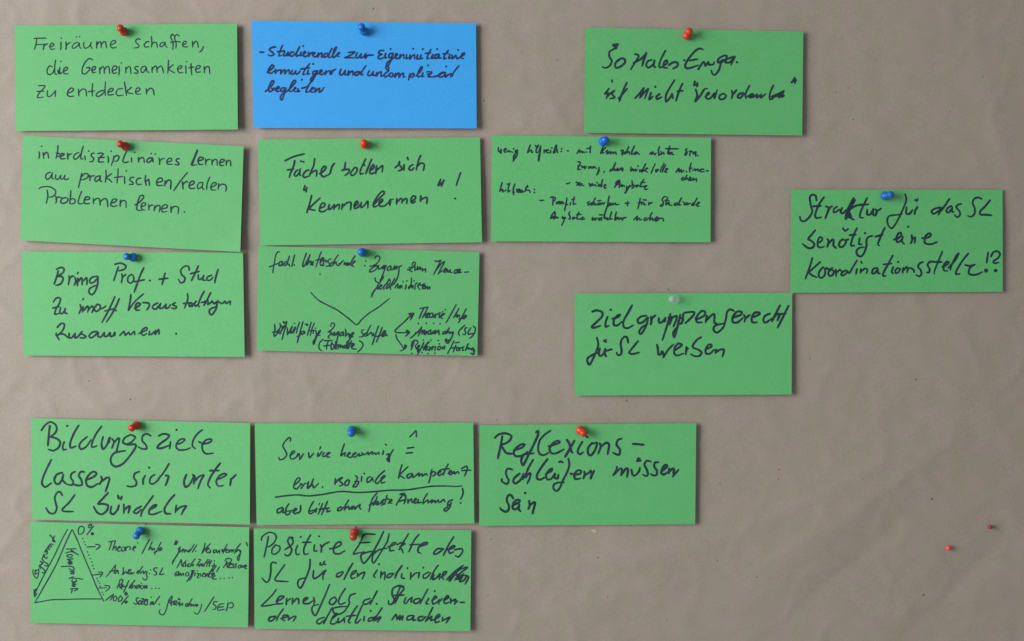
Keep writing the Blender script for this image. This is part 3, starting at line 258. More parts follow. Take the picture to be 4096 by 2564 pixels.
INK['wenig'] = (29, [
(1930,520,S2,"325 350 315 420 345 430 375 390/375 385 370 465 340 440/430 420 480 390 460 370 430 400 450 450 500 430 530 410 530 440 570 435 610 450/625 380/700 405 660 420 665 450 700 420/705 400 690 520 610 635/690 440 630 520 620 620/670 520 640 600/965 300 930 380 905 460/915 450 980 400 990 450 1020 440/1065 310 1090 340 1130 300/1125 310 1080 400 1085 455 1130 440 1170 320/1170 320 1160 450 1145 540 1130 620 1130 520 1170 440/1150 480 1135 600/1240 400 1240 470/1245 430 1290 395/1270 430 1330 400 1300 400 1290 450 1340 460/1370 410 1370 465/1395 360/1440 420 1425 460 1470 440/1485 300 1450 380 1440 465/1485 305 1490 380 1510 460/1470 410 1510 400/1592 380/1585 430/1705 420 1735 420/1900 475 1950 400 1960 450 2000 420 2005 460 2040 440 2050 460/2090 445/2170 320 2165 460/2100 375 2185 360"),
(2390,520,S2,"115 330 80 420 60 480/165 350 90 430 100 460 130 460/85 400 100 430 70 450/165 440 200 410 190 480 220 460 250 430 260 480 300 440 320 475 350 440 370 460 375 495/470 415 520 410 490 460 500 510/510 480 560 440 550 480 590 440/630 335 600 400 585 470/590 450 640 440 640 490/745 320 700 410 685 490 730 480/730 480 780 440 760 490 800 450 820 480 845 490/1050 480 1080 460 1110 440 1060 470 1090 490 1130 460 1150 500 1180 460/1245 340 1225 420 1240 500 1275 480/1225 510 1290 470 1270 430/1290 490 1330 450 1340 490/1455 320 1430 400 1410 480/1370 375 1480 378 1630 380/1420 480 1460 450 1450 490 1500 450 1500 490 1540 500/1420 420 1460 390/1800 375 1770 400 1800 440 1785 500 1755 500 1800 420/1850 430 1890 425 1860 470 1860 520/1920 440 1935 480 1980 430/1980 440 1975 530/2020 512"),
(1930,520,S2,"1920 640 1970 650 1940 720 1920 780 1930 800 1975 790/1915 725 1975 715/2000 720 2010 760 2050 730 2060 780 2090 730/2150 735 2130 770 2170 760 2180 735 2200 770 2230 730 2230 770 2260 740 2290 780/2345 755 2330 830 2300 910/2335 820 2360 820"),
(2390,520,S2,"30 750 25 830 5 890/140 830 125 860/270 790 250 830 290 810/365 660 320 760 290 820/300 810 340 780 350 820 380 800 410 770 400 820 450 790 490 760 480 800 515 780 500 830/675 745 670 830 710 780 720 820 760 790 770 830 800 790/815 730/850 800 850 840 890 800/970 680 920 780 890 850/900 840 950 810 1010 770 980 770 960 820 1010 850/1160 680 1120 770 1075 880/1220 790 1170 810 1180 845 1230 800/1340 670 1290 760 1260 850/1370 700 1330 770 1300 850/1350 840 1410 780 1380 780 1365 850 1400 850/1580 850 1640 770 1640 840 1680 800 1690 850 1740 810/1790 840/1885 665 1860 760 1855 850/1845 770 1910 765/1920 820 1960 780 1970 820 2020 780 2030 830 2090 790 2140 790 2080 800 2080 840 2150 840/2190 820 2235 825/1730 950 1690 980 1710 1015 1750 970/1800 905 1770 980 1760 1010/1770 1000 1810 970 1830 1010 1880 970 1860 950 1850 1010 1900 1010 1930 970 1940 1010 1990 980 1995 1040"),
(1930,520,S2,"1690 1080 1720 1080 1760 1060/1880 1050 1920 1060 1900 1120/1920 1100 1960 1060 1950 1120 2000 1080 2000 1110 2040 1120/2150 1075 2170 1130 2210 1080 2220 1120 2270 1100 2290 1140/2305 1060/2350 1090 2330 1130 2380 1110/2410 1010 2400 1080 2400 1140"),
(2390,520,S2,"10 1110 40 1130 70 1100/105 1000 80 1080 75 1150/130 1130 170 1110 150 1100 130 1130 150 1175 175 1160/440 1010 390 1070 340 1160/445 1010 450 1080 435 1160/380 1040 370 1100 440 1090/400 1020 420 1060 360 1130/460 1130 490 1100 490 1140 530 1110 540 1140/590 1130 580 1180 620 1150 640 1120/640 1120 620 1170 560 1270 550 1250/600 1160 570 1230/695 1020 700 1080 720 1110 720 1160 690 1170 740 1120/650 1140 690 1110/740 1130 800 1110 780 1150 830 1110 850 1140/935 990 890 1060 860 1140 900 1140/870 1060 960 1055/900 1140 960 1130 990 1120 950 1160 960 1200 1010 1185"),
(1930,700,S2,"395 150 370 240 345 330/355 320 400 290 410 340 440 320/470 300 465 320/500 180 530 190 550 165/550 165 520 250 515 340 560 310/650 180 620 280 625 400/605 350 645 345/690 280 690 340/695 310 740 285 720 350 770 300 760 350 800 310 790 350 840 330/905 210 870 270 860 330/905 210 910 250/865 300 940 310 960 355/1045 290/1045 352"),
(1930,700,S2,"1155 512 1235 510/1365 455 1400 440 1460 455 1460 500 1410 540/1420 460 1415 610/1490 550 1495 580 1530 535 1570 540 1540 580 1590 570 1600 530 1620 580 1640 560/1700 460 1680 580 1650 720/1700 590 1720 600/1690 520 1670 640/1770 560 1765 605/1845 440 1830 520 1830 590 1880 575/1795 495 1855 485/2150 535 2110 560 2140 600 2120 615/2140 600 2190 560 2180 600 2220 570/2275 460 2230 540 2190 610/2210 600 2260 560 2260 605 2300 590/2320 520 2380 515/2380 570 2330 570 2320 600 2390 590"),
(2390,700,S2,"10 520 70 515/10 570 40 600 70 570 100 560 110 590 150 555/235 425 215 520 200 620 160 730 125 860/190 640 270 590 250 560 240 600 290 600 310 570 320 600 360 565 370 600 430 590/555 570 640 562/605 535 600 620/860 470 840 570 810 680/820 560 880 550 890 600/880 550 930 560 940 600 970 600/920 500 990 505/1030 550 1035 610/1035 580 1100 555/1380 435 1330 445 1300 500 1330 560 1300 630 1260 620 1300 580/1410 450 1385 540 1375 610/1350 515 1440 510/1390 590 1440 550 1440 600 1500 610/1600 560 1550 580 1550 610 1600 600 1640 560/1690 460 1650 540 1630 600 1680 600/1720 540 1750 560 1770 600/1740 600 1810 560 1790 600 1860 570/1930 560 1890 590 1900 615 1950 580/2005 465 1960 550 1930 620/1980 600 2055 560 2030 550 2000 590 2010 630 2050 620"),
(1930,700,S2,"1450 740 1400 800 1365 880/1455 740 1460 800 1440 895/1380 840 1450 830/1400 810 1380 870 1440 850/1460 870 1490 840 1500 870 1530 855/1610 830 1610 880 1650 850 1680 870/1660 850 1630 940 1590 1020/1755 740 1735 790 1760 840 1760 890 1730 880/1745 800 1770 850/1810 860 1850 850 1810 890 1860 870 1890 860 1900 890/1945 745 1910 820 1900 890/1890 800 1990 790/1920 890 1980 880 2030 850 2010 850 2000 900 2060 880/2215 850 2210 910 2260 870 2260 910 2310 860/2370 800 2420 805/2400 860 2340 880 2350 910 2400 880"),
(2390,700,S2,"40 800 110 805/40 870 20 900 60 900 90 910/150 830 130 870 200 870 210 910/160 870 150 860 190 900/285 740 260 820 245 890 300 880/380 745 360 820 350 910 400 870/360 880 410 850 430 900 470 860 490 900 520 860 500 920/510 870 575 855/730 905 800 830 790 910 840 870 860 910 890 890/980 860 940 880 940 920 990 900 1040 860/1100 760 1070 800 1060 880 1050 920/1060 900 1110 870 1110 910 1160 900/1160 900 1220 860 1200 850 1160 880 1170 930 1230 900/1240 880 1310 870 1330 930"),
])
INK['fachl'] = (27, [
(1010,970,S2,"545 195 515 185 470 250 440 400 405 610/335 490 420 460 510 420/600 380 550 390 530 440 545 470 590 440 600 390/600 385 590 470/690 380 640 410 630 455 660 465 700 420/745 270 710 380 690 450/680 430 730 440 750 480/845 250 820 360 790 485/843 455/1085 215 1040 340 1010 450 1020 490 1050 460 1110 350 1160 240/1155 250 1120 360 1090 465/1110 440 1160 370 1180 390 1165 460/1180 450 1220 380 1210 465/1385 185 1340 300 1275 495/1270 360 1400 330/1370 400 1430 330 1430 310 1400 310 1360 400 1370 450 1420 450/1420 450 1440 360 1490 370 1470 400/1380 465 1440 460/1580 330 1530 350 1520 400 1560 430 1530 470 1480 480/1620 390 1570 430 1560 480 1600 470/1725 250 1660 340 1610 470/1610 460 1680 390 1690 450 1740 460 1790 400 1830 360/1740 420 1760 450/1850 400 1845 450 1880 410 1890 460 1920 400 1930 440/1950 420 1920 460 1970 420/2060 270 2000 370 1960 450 2000 450/2010 430 2070 380 2050 370 2010 430 2000 470 2040 480/2285 375 2287 377/2278 370 2292 382/2260 465 2262 467/2255 460 2266 474/1360 635"),
(1460,970,S2,"200 320 220 280 270 270 300 310 260 400 180 460 100 480/100 480 250 465 200 480 110 540 90 590 150 585 220 540 270 460/275 470 270 540 320 520/320 520 370 470 420 465 360 500 350 530 400 510 425 465/425 470 390 560 330 720 300 800/370 680 300 760/520 470 460 500 450 560 500 550 525 480/525 480 525 560/560 550 600 470 600 540 640 480 640 540/680 500 650 480 640 540/740 470 690 490 680 600 650 720 590 820 560 850/950 455 960 410 1000 395 1015 430 970 490 880 500/990 480 900 540 850 550/860 540 950 590/1010 480 1000 560 1050 520 1060 480 1060 550 1110 490 1110 550 1130 530 1160 520 1150 580/1170 560 1220 530 1215 600/1410 370 1450 380 1530 360/1530 355 1470 470 1380 645/1430 560 1530 430 1590 385 1600 400 1540 500 1470 640/1480 620 1550 570 1580 590/1590 580 1630 530 1610 520 1580 590 1620 600 1660 540 1670 600 1720 550 1710 600 1760 600/1870 540 1810 560 1800 620 1860 600 1880 550/1840 560 1920 540 1860 610 1940 600/1830 610 1900 560 1910 610/2005 600 2090 590"),
(1460,970,S2,"210 710 200 750 230 790 270 810/350 690 370 700 300 800 240 900 170 1000 130 1105/130 1060 190 960 260 900/260 940 300 890 340 870 320 850 280 920 310 940 350 910/490 730 440 820 380 880 380 950/490 730 510 780/510 810 430 890 430 930 480 900 530 850/600 720 550 810 510 890 515 950/490 870 560 850 600 820/600 920 660 830 660 920 710 860 700 930 740 860 745 920/820 860 830 870 810 940/765 775 768 800/845 775/935 715 930 800 920 880 880 930 880 890 930 850/940 910 960 860 965 920/985 770/1010 850 1000 950/1020 830 1050 810/1060 880 1110 820 1090 830 1060 880 1080 920 1110 950/1110 860 1140 860 1200 830 1170 850 1160 930 1200 930/1170 900 1210 860 1210 930 1250 880 1260 940 1300 890 1310 945"),
(1010,970,S2,"1180 1010 1250 1090 1340 1170 1440 1225 1560 1285 1690 1350 1830 1450 1960 1550 2095 1655 2200 1550 2350 1420 2540 1300 2760 1125"),
(1010,1190,S2,"445 540 450 640 430 740 440 780 500 720 560 590 550 520/400 700 480 690 550 620/500 730 560 600 580 560 540 640 540 730 580 720/620 480 640 520 690 480/690 490 650 640 620 740 595 850/560 590 680 590/590 640 650 560 560 700/700 610 700 680 700 750/700 750 760 650 800 580 750 720/845 520/780 720 820 660/820 700 870 610 850 600 820 680 830 720/945 500 910 600 880 720/1015 490 990 580 950 720 900 910/900 790 960 760/1040 680 990 690 980 740 1010 740 1050 690 1050 730/1060 540 1110 540 1090 570/1180 500 1150 600 1100 765/1245 515 1200 620 1160 770/1160 670 1250 660/1265 620/1220 720 1230 680/1270 670 1290 750 1250 850 1220 890 1230 945 1250 900 1290 790/1290 790 1340 720 1370 660 1330 690 1320 750 1360 770"),
(1010,1190,S2,"1570 580 1590 520 1640 520 1650 570 1590 650 1520 690/1520 700 1590 700 1550 760 1520 800 1550 820/1590 700 1600 760 1650 700 1640 770/1650 770 1700 710 1740 690 1710 700 1690 760/1740 690 1720 780 1700 850 1690 950/1820 690 1770 720 1760 770 1800 760 1830 700/1830 700 1830 770/1870 640 1880 700 1870 780 1930 720 1940 790/1960 740 1950 850 1900 900 1900 950/1950 850 2040 710 2000 720 1980 790 2030 790/2240 650 2200 660 2200 710 2230 740 2210 790 2150 790/2290 710 2250 740 2250 780 2300 770/2380 560 2330 650 2290 760/2310 770 2390 700 2410 770 2440 720 2430 770 2480 760/2540 570 2490 700 2410 950/2610 600 2570 720 2490 900/2480 790 2640 750/2590 760 2680 680 2650 670 2610 740 2620 790 2690 740 2650 710 2690 760 2720 770"),
(1010,1190,S2,"1420 840 1360 900 1335 970 1350 1040 1400 1075/1440 870 1610 865/1530 870 1500 950 1490 1040/1430 975 1560 960/1600 900 1580 970 1590 1050 1630 1020 1640 960 1600 930/1680 880 1660 1040/1690 960 1680 1040/1700 970 1730 950 1720 1040/1730 1000 1770 950 1770 1010 1810 970 1820 1020/1860 960 1840 1010 1880 1010 1890 950/1940 900 1920 960 1900 1040/1990 870 1960 950 1930 1030/1900 940 2020 920/2000 1000 2050 940 2020 930 1990 980 2010 1030 2090 1040/2150 870 2200 900 2225 960 2180 1040 2110 1100"),
(1460,1190,S2,"600 665 700 570 800 480 895 385/880 330 930 320 985 320 960 370 910 455/890 340 960 340 930 400 900 360/920 380 970 350/600 660 620 700 720 710 860 705/830 670 850 660 895 700 850 750 810 780/860 680 850 730/840 690 890 700/620 750 640 830 700 910 775 1020/800 950 840 980 790 1040 705 1080/800 980 790 1030/800 960 820 1000 770 1040"),
(1460,1190,S2,"1105 220 1180 210 1265 190/1180 215 1130 330 1085 430/1265 195 1210 310 1150 410/1160 400 1230 320 1220 410/1230 390 1290 330 1280 310 1240 350 1240 400 1290 400/1350 310 1300 340 1300 390 1340 400 1370 340 1350 310/1390 360 1360 380 1400 410/1420 330 1410 410/1430 350 1480 320/1500 330 1490 410/1500 300 1520 310/1500 400 1590 340 1560 330 1530 370 1540 420 1570 420/1560 290 1570 280/1615 245/1570 320 1610 330/1835 145 1740 320 1630 510/1890 220 1840 310 1780 410/1800 390 1850 340 1850 400 1900 350 1900 400/2035 230 1970 360 1880 510/1890 430 1960 420/2030 360 1980 380 1980 430 2020 410 2045 370 2010 350/2000 370 2010 410/1072 525/1235 520/1380 522/1510 530"),
(1460,1190,S2,"910 820 1010 740 1100 650 1140 590/1140 590 1120 680 1065 780/1010 710 1150 690/1100 700 1180 660 1140 740/1150 720 1200 660 1190 740 1220 740 1240 680 1280 740/1320 650 1270 690 1270 740 1320 720 1320 660 1330 740 1390 670 1370 730 1420 680/1420 660 1400 730 1450 690 1480 660 1490 740/1380 700 1490 690/1500 740/1620 680 1570 700 1570 740 1610 720 1640 680/1700 610 1650 680 1630 730/1640 730 1690 680 1700 730 1730 690/1780 690 1730 710 1770 720 1780 690/1780 700 1740 810 1670 920 1620 880 1615 840/1640 830 1650 880 1690 850/2010 560 1920 640 1880 700 1900 770/2050 610 2010 620 2010 670 2030 710 2010 750 1970 740/2130 610 2080 690 2080 740 2180 720/2180 575 2220 620 2210 700 2160 780 2105 820/1175 855/1325 860/1475 865"),
(1460,1190,S2,"930 990 950 900 1000 860 1060 880 1060 920 1010 970/990 890 960 970 920 1060/1010 970 1040 1040 1080 1020/1050 1010 1100 980 1090 960 1060 990 1060 1060 1110 1040/1185 900 1140 1000 1060 1145/1050 1090 1120 1060/1170 1010 1290 900 1270 900 1210 970 1170 1060/1180 1050 1260 1000 1250 980 1220 1010 1220 1060 1270 1040/1300 990 1310 1030 1290 1070/1270 1060 1370 980/1370 990 1340 1060/1380 1000 1420 990 1400 1075/1495 935/1480 990 1460 1050 1500 1050 1530 1000 1490 980/1560 1000 1560 1040 1600 980 1600 1040/1790 870 1730 1000 1660 1130/1810 915 1905 900/1830 960 1800 1030 1775 1095/1750 1020 1830 1000/1870 1000 1840 1030 1850 1070 1890 1050 1880 1010/1910 1010 1910 1070/1920 1020 1960 1000/1990 990 1960 1020 1980 1060 1960 1070/2080 930 2050 990 2020 1070/2030 1050 2080 1010 2090 1050/2110 1020 2150 1040/2180 1010 2130 1050 2200 1050 2195 1100 2180 1150 2120 1120/2190 1040 2180 1140/940 1125/1148 1110/1270 1127/1405 1122"),
])
INK['dreieck'] = (23, [
(110,2080,S2,"805 190 680 420 540 720 400 980 260 1250 170 1440 150 1500 155 1540/180 1380 135 1450 145 1550/130 1400 150 1520 190 1480/890 200 760 480 600 850 440 1150 320 1360 150 1660/900 195 1000 400 1120 700 1260 1030 1400 1370 1535 1635/145 1665 290 1640 500 1605 760 1600 1050 1590 1500 1590"),
(110,2080,S2,"1110 125 1050 140 1020 210 1030 280 1080 285 1130 230 1140 160 1100 125/1330 125 1270 200 1190 300/1260 80 1225 120 1240 160 1290 130 1280 85/1240 110 1300 90/1300 250 1280 280 1310 300 1330 270 1300 255/1300 270 1302 285/1110 375/1140 442/1160 500/1210 643/1235 703/1265 777/1295 845/1315 915/1335 975/1398 1180/1420 1228/1450 1272/1465 1335/1500 1455/1525 1498"),
(110,2080,S2,"1200 545 1370 535/1370 490 1440 500 1460 530 1380 600/1310 1110 1500 1085/1430 1050 1500 1050 1510 1080 1455 1155/1430 1370 1590 1365/1555 1320 1640 1330 1650 1370 1575 1435"),
(110,2080,S2,"780 585 980 580/770 665 850 640 930 640 870 600/880 620 1030 705/900 700 820 700 790 725 820 750 880 745 905 720/800 795 920 780/850 800 830 840 900 840/810 860 900 870/830 810 880 830 820 860/830 890 900 880/680 940 860 930 930 960 930 1010 860 1000 840 970/850 1030 940 1080 870 1080 940 1040 880 1040/840 1180 920 1140/900 1170 1010 1175 1115 1195/900 1200 900 1250 990 1230 970 1200/900 1250 960 1250 900 1290 980 1290/900 1320 960 1310/960 1340 890 1330/860 1390 900 1390 880 1470/900 1380 1010 1380/940 1430 1010 1390 1000 1370"),
(110,2080,S2,"110 1000 115 1090 190 1175 230 1030 220 985/160 1000 150 1090 200 1070/150 1040 230 990/240 940 260 980 240 910 280 890/260 840 290 870 260 920 230 940/240 930 300 970 350 1020 340 1070 290 1050/260 830 310 870 270 900/290 780 330 840 410 890 390 930 340 910/300 770 330 690 350 760 390 780/330 740 370 770 400 740/350 650 350 620 400 660 370 700/350 620 390 600 400 650/380 590 400 560 440 600/410 570 420 530 460 560/420 520 450 500 490 540/450 490 480 480 520 500/450 300 510 370 560 445/550 320 510 380 510 430 560 440/520 400 540 440"),
(110,2080,S2,"1640 440 1700 430 1770 415/1700 430 1670 520 1640 610/1770 420 1740 520 1710 610/1720 590 1780 530 1780 620/1800 580 1870 550 1850 530 1810 580 1830 630 1870 620/1900 560 1890 620 1940 620 1960 560 1920 540/1980 540 1975 620/1980 570 2030 530 2060 540/2070 550 2060 600/2100 590 2180 550 2150 530 2120 580 2150 625/2215 462"),
(550,2080,S2,"240 390 160 540 85 685/295 440 260 520 220 605/230 600 290 550 290 610 340 570 340 610/475 445 410 570 335 700/330 650 400 630/470 560 430 580 430 620 470 610 495 570 460 550/440 590 480 590/780 410 740 500/815 430 770 500/760 430 800 450 740 490/860 540 820 590 850 610 860 540/860 540 820 660 760 760 700 890/700 840 780 740 820 670/820 670 880 620 920 580 900 650/920 620 960 600 940 650 990 600 1000 640/1010 640 1060 590/1140 490 1080 590 1030 650/1195 500 1130 600 1100 650/1170 628/1360 470 1340 560 1295 675/1295 675 1380 560 1470 475/1370 630 1440 570 1420 560 1380 610 1400 660 1440 640/1460 600 1470 640 1440 670/1590 600 1530 610 1530 660 1580 640 1590 610 1600 660 1650 610 1650 670"),
(550,2080,S2,"1700 590 1710 640 1770 560/1805 485 1760 580 1720 670/1740 590 1800 580/1770 620 1820 600 1790 600 1780 650 1830 650/1850 600 1840 650 1890 600 1900 650/1920 600 1930 640/2075 475 2000 570 1950 680/1920 600 2060 600/1990 640 2050 600 2060 650/2060 620 2080 620 2060 720 2030 820 2010 760 2060 680/2190 450 2215 525"),
(550,2080,S2,"880 790 850 860 790 965/880 800 890 870 890 930/890 930 980 810/960 860 920 890 920 940 960 920/970 860 970 940/1050 880 1010 900 1010 940 1050 930/1160 780 1100 860 1060 940/1080 920 1130 890 1110 930/1230 790 1270 800 1230 860 1190 920/1190 910 1240 900 1240 945/1250 930 1280 880 1310 920/1320 880 1280 910 1320 930 1340 900/1420 790 1370 860 1330 940/1460 800 1400 900 1390 940/1370 860 1470 850/1490 820 1450 890 1440 940/1545 825/1530 880 1550 890 1490 1000 1430 1080/1490 920 1590 925/1650 945 1590 1045/1580 930 1530 1000 1500 1110"),
(550,2080,S2,"1760 825 1790 780 1860 775 1895 810 1850 860 1800 870/1800 830 1770 900 1725 960/1800 870 1810 950 1860 960/1830 920 1900 880 1870 870 1840 900 1850 960 1900 950/1940 880 1910 900 1940 940 1900 965/2000 880 1960 900 1990 940 1950 965/2060 910 2030 930 2040 970 2080 950 2070 910/2090 910 2090 960 2120 920 2130 960/2140 930 2180 900/2160 960 2200 920 2170 930 2160 970 2200 980"),
(110,2080,S2,"1770 905 1680 1030 1580 1145/1770 905 1760 1000 1740 1080/1650 1040 1780 1010/1770 1080 1810 1010 1830 1080/1930 960 1930 1040 1910 1100/1920 1100 1980 1040 2000 1080/2000 1080 2080 1000 2040 1000 2020 1060 2050 1090 2090 1050 2090 1090 2150 1060/2240 1020 2200 1050 2220 1080 2260 1040/2320 930 2260 1020 2230 1080/2270 1080 2320 1030 2340 1080 2380 1030 2410 1050/2410 1050 2390 1090 2410 1150 2380 1210 2330 1190 2320 1160/2475 1003/2453 1080/2610 965 2560 965 2540 1010 2590 1050 2600 1090 2570 1110 2540 1100/2720 965 2690 1030 2660 1095 2750 1090"),
(550,2080,S2,"820 1040 770 1060 750 1120 790 1120 830 1070/830 1040 830 1120 860 1070 880 1120 920 1070 930 1120/770 1080 810 1100/1010 1050 970 1080 980 1130 1030 1110 1030 1060/1110 1010 1070 1120 990 1245/1140 1010 1100 1120 1050 1215/1080 1020 1120 1060 1060 1130/1160 1060 1145 1130/1195 1020 1205 1030/1195 1080 1240 1080 1200 1160 1240 1160/1270 1080 1270 1140/1300 1120 1350 1070 1320 1070 1310 1140 1350 1140/1370 1070 1370 1140 1410 1080 1420 1150/1530 1000 1450 1060 1430 1140 1470 1150/1440 1090 1540 1070/1500 1130 1550 1080 1500 1100 1500 1160/1500 1100 1560 1120 1500 1170 1530 1190 1590 1185/1670 1180/1742 1180/1842 1165/1910 1162"),
(110,2280,S2,"1850 210 1900 190 1920 220 1890 280 1830 290/1860 210 1830 300 1800 370/1840 290 1870 370 1920 320/1880 330 1930 300 1900 300 1880 340 1900 390/2040 210 1990 320 1930 455/1930 340 2010 320/2160 210 2090 290 2040 370/2050 360 2120 310 2090 290 2060 330 2090 370 2130 340/2150 310 2190 370/2200 310 2160 370/2200 380 2230 310 2260 300 2240 370/2290 265/2300 310 2270 350 2310 380 2340 340 2320 310/2360 310 2360 370 2400 310 2400 370 2410 340/2500 375/2580 365/2650 370"),
(110,2280,S2,"1570 615 1650 550 1730 490 1690 570 1660 615/1770 520 1730 560 1730 620 1770 620 1800 560 1770 520/1880 520 1840 560 1830 630 1880 620 1910 560 1870 520/2030 520 1960 600 1890 690/1990 440 1960 480 1980 510 2010 480 1980 450/1970 470 2000 490/1990 620 1960 650 1980 670 2010 640 1990 630/1970 640 1995 650/2240 560 2190 570 2190 620 2210 660 2180 690 2130 660/2250 620 2230 690 2290 670 2280 620 2240 620/2290 580 2340 580 2310 630 2290 690 2340 680/2330 650 2420 600 2370 590 2350 660 2380 710 2420 690"),
(550,2280,S2,"200 620 190 690/275 550/300 640 260 660 260 700 310 660 320 640/320 640 310 700/445 530 380 620 330 700/435 690/690 520 640 590 610 680 570 820 520 900 460 890 430 840 460 795/690 520 690 590 650 620/620 620 680 700/680 620 680 720/690 660 740 620 720 700/750 700 800 640 770 620 740 680 790 710/820 570 860 600 815 590/810 690 850 640/850 660 850 720 900 670 910 720/1010 670 970 690 960 730 1000 720 1020 680/1100 580 1050 660 1010 740/1020 730 1080 680 1080 730 1120 690 1130 730 1170 690 1180 740/1160 700 1220 700 1180 730/1290 690 1270 780 1220 880 1170 880 1140 840"),
(550,2280,S2,"1540 540 1450 680 1345 840/1600 640 1540 640 1530 690 1580 730 1560 790 1510 790/1740 680 1660 690 1620 740 1610 800 1650 810 1750 790/1620 750 1730 740/1820 670 1810 740 1785 825/1820 670 1900 660 1930 710 1900 760 1840 760"),
])
CORN = {
'frei':(40,60,S1,48,105,2285,88,2293,1153,58,1168),
'stud':(980,60,S1,65,58,2325,83,2332,1142,85,1137),
'sozial':(2300,80,S1,103,75,2298,117,2287,1163,93,1135),
'inter':(40,520,S1,130,57,2352,163,2318,1228,103,1110),
'faecher':(1000,520,S1,77,97,2315,72,2335,1130,103,1162),
'wenig':(0,0,1,1967,542,2844,551,2842,969,1964,965),
'struktur':(3110,730,S1,140,72,2265,72,2267,1100,130,1110),
'bring':(50,980,S1,92,65,2320,77,2337,1127,117,1113),
'fachl':(0,0,1,1032,984,1918,1008,1909,1424,1027,1402),
'ziel':(2260,1140,S1,98,85,2287,78,2281,1103,97,1113),
'bildung':(90,1640,S1,88,82,2292,132,2288,1153,98,1103),
'service':(980,1640,S1,97,135,2298,127,2308,1143,117,1158),
'reflex':(1880,1640,S1,97,152,2278,133,2267,1150,93,1165),
'dreieck':(0,0,1,122,2087,997,2109,992,2510,122,2491),
'positiv':(980,2064,S1,87,125,2278,142,2268,1160,97,1135),
}
# ---------------------------------------------------------------- note cards
def corners(key):
    ox, oy, s, *c = CORN[key]
    return [(ox + c[2*i] / s, oy + c[2*i+1] / s) for i in range(4)]          # TL TR BR BL in photograph pixels

# lift of the four corners (TL TR BR BL) off the paper in mm, bow along the lower edge in mm
LIFT = {'frei':(1.2,3.6,7.0,1.6,.8), 'stud':(.8,2.2,5.2,3.0,1.2), 'sozial':(.4,1.2,2.8,1.6,1.0), 'inter':(.6,4.0,7.5,2.0,1.0),
        'faecher':(.4,1.6,4.0,2.4,.8), 'wenig':(.6,1.2,2.6,1.6,.8), 'struktur':(.4,.5,.8,.6,.3), 'bring':(.6,2.6,5.0,2.4,.8),
        'fachl':(.6,1.8,3.6,1.8,1.0), 'ziel':(.3,.9,3.2,1.6,.8), 'bildung':(.5,4.0,6.0,1.6,.6), 'service':(.5,1.8,3.2,1.4,.6),
        'reflex':(.5,1.2,2.2,1.8,.8), 'dreieck':(.5,4.2,5.6,1.4,.8), 'positiv':(.6,3.2,5.2,1.8,.8)}
class Card:
    def __init__(s, key):
        s.key = key; s.c = corners(key); s.l = LIFT[key]; s.seed = sum(map(ord, key)) * .37
        cx = sum(p[0] for p in s.c) / 4; cy = sum(p[1] for p in s.c) / 4
        s.base = px(cx, cy, 0)
    def uv(s, X, Y):                                   # pixel -> card coordinates, v down
        u = v = .5
        (x0,y0),(x1,y1),(x2,y2),(x3,y3) = s.c
        for _ in range(6):
            fx = (1-u)*(1-v)*x0 + u*(1-v)*x1 + u*v*x2 + (1-u)*v*x3 - X
            fy = (1-u)*(1-v)*y0 + u*(1-v)*y1 + u*v*y2 + (1-u)*v*y3 - Y
            a = (1-v)*(x1-x0) + v*(x2-x3); b = (1-u)*(x3-x0) + u*(x2-x1)
            c = (1-v)*(y1-y0) + v*(y2-y3); d = (1-u)*(y3-y0) + u*(y2-y1)
            det = a*d - b*c; u -= (d*fx - b*fy) / det; v -= (a*fy - c*fx) / det
        return u, v
    def hgt(s, u, v):
        tl, tr, br, bl, bow = [q * .5 for q in s.l]
        U = abs(2*u - 1) ** 1.6
        side_t = tl if u < .5 else tr; side_b = bl if u < .5 else br
        k = v ** 1.25
        mid = (bl + br) * .22 * k
        h = U * (side_t * (1-k) + side_b * k) + (1-U) * mid + bow * math.sin(math.pi*min(1,max(0,u))) * k * .5
        h += .12 * noise.noise(Vector((u * 3, v * 2, s.seed)))
        if s.key == 'inter': h += .9 * max(0.0, (u - .86) / .14 + (v - .74) / .26 - 1)      # bent corner
        return (h + .55) * .001
    def pt(s, X, Y, up=0.0):
        u, v = s.uv(X, Y)
        return px(X, Y, s.hgt(u, v) + up) - s.base

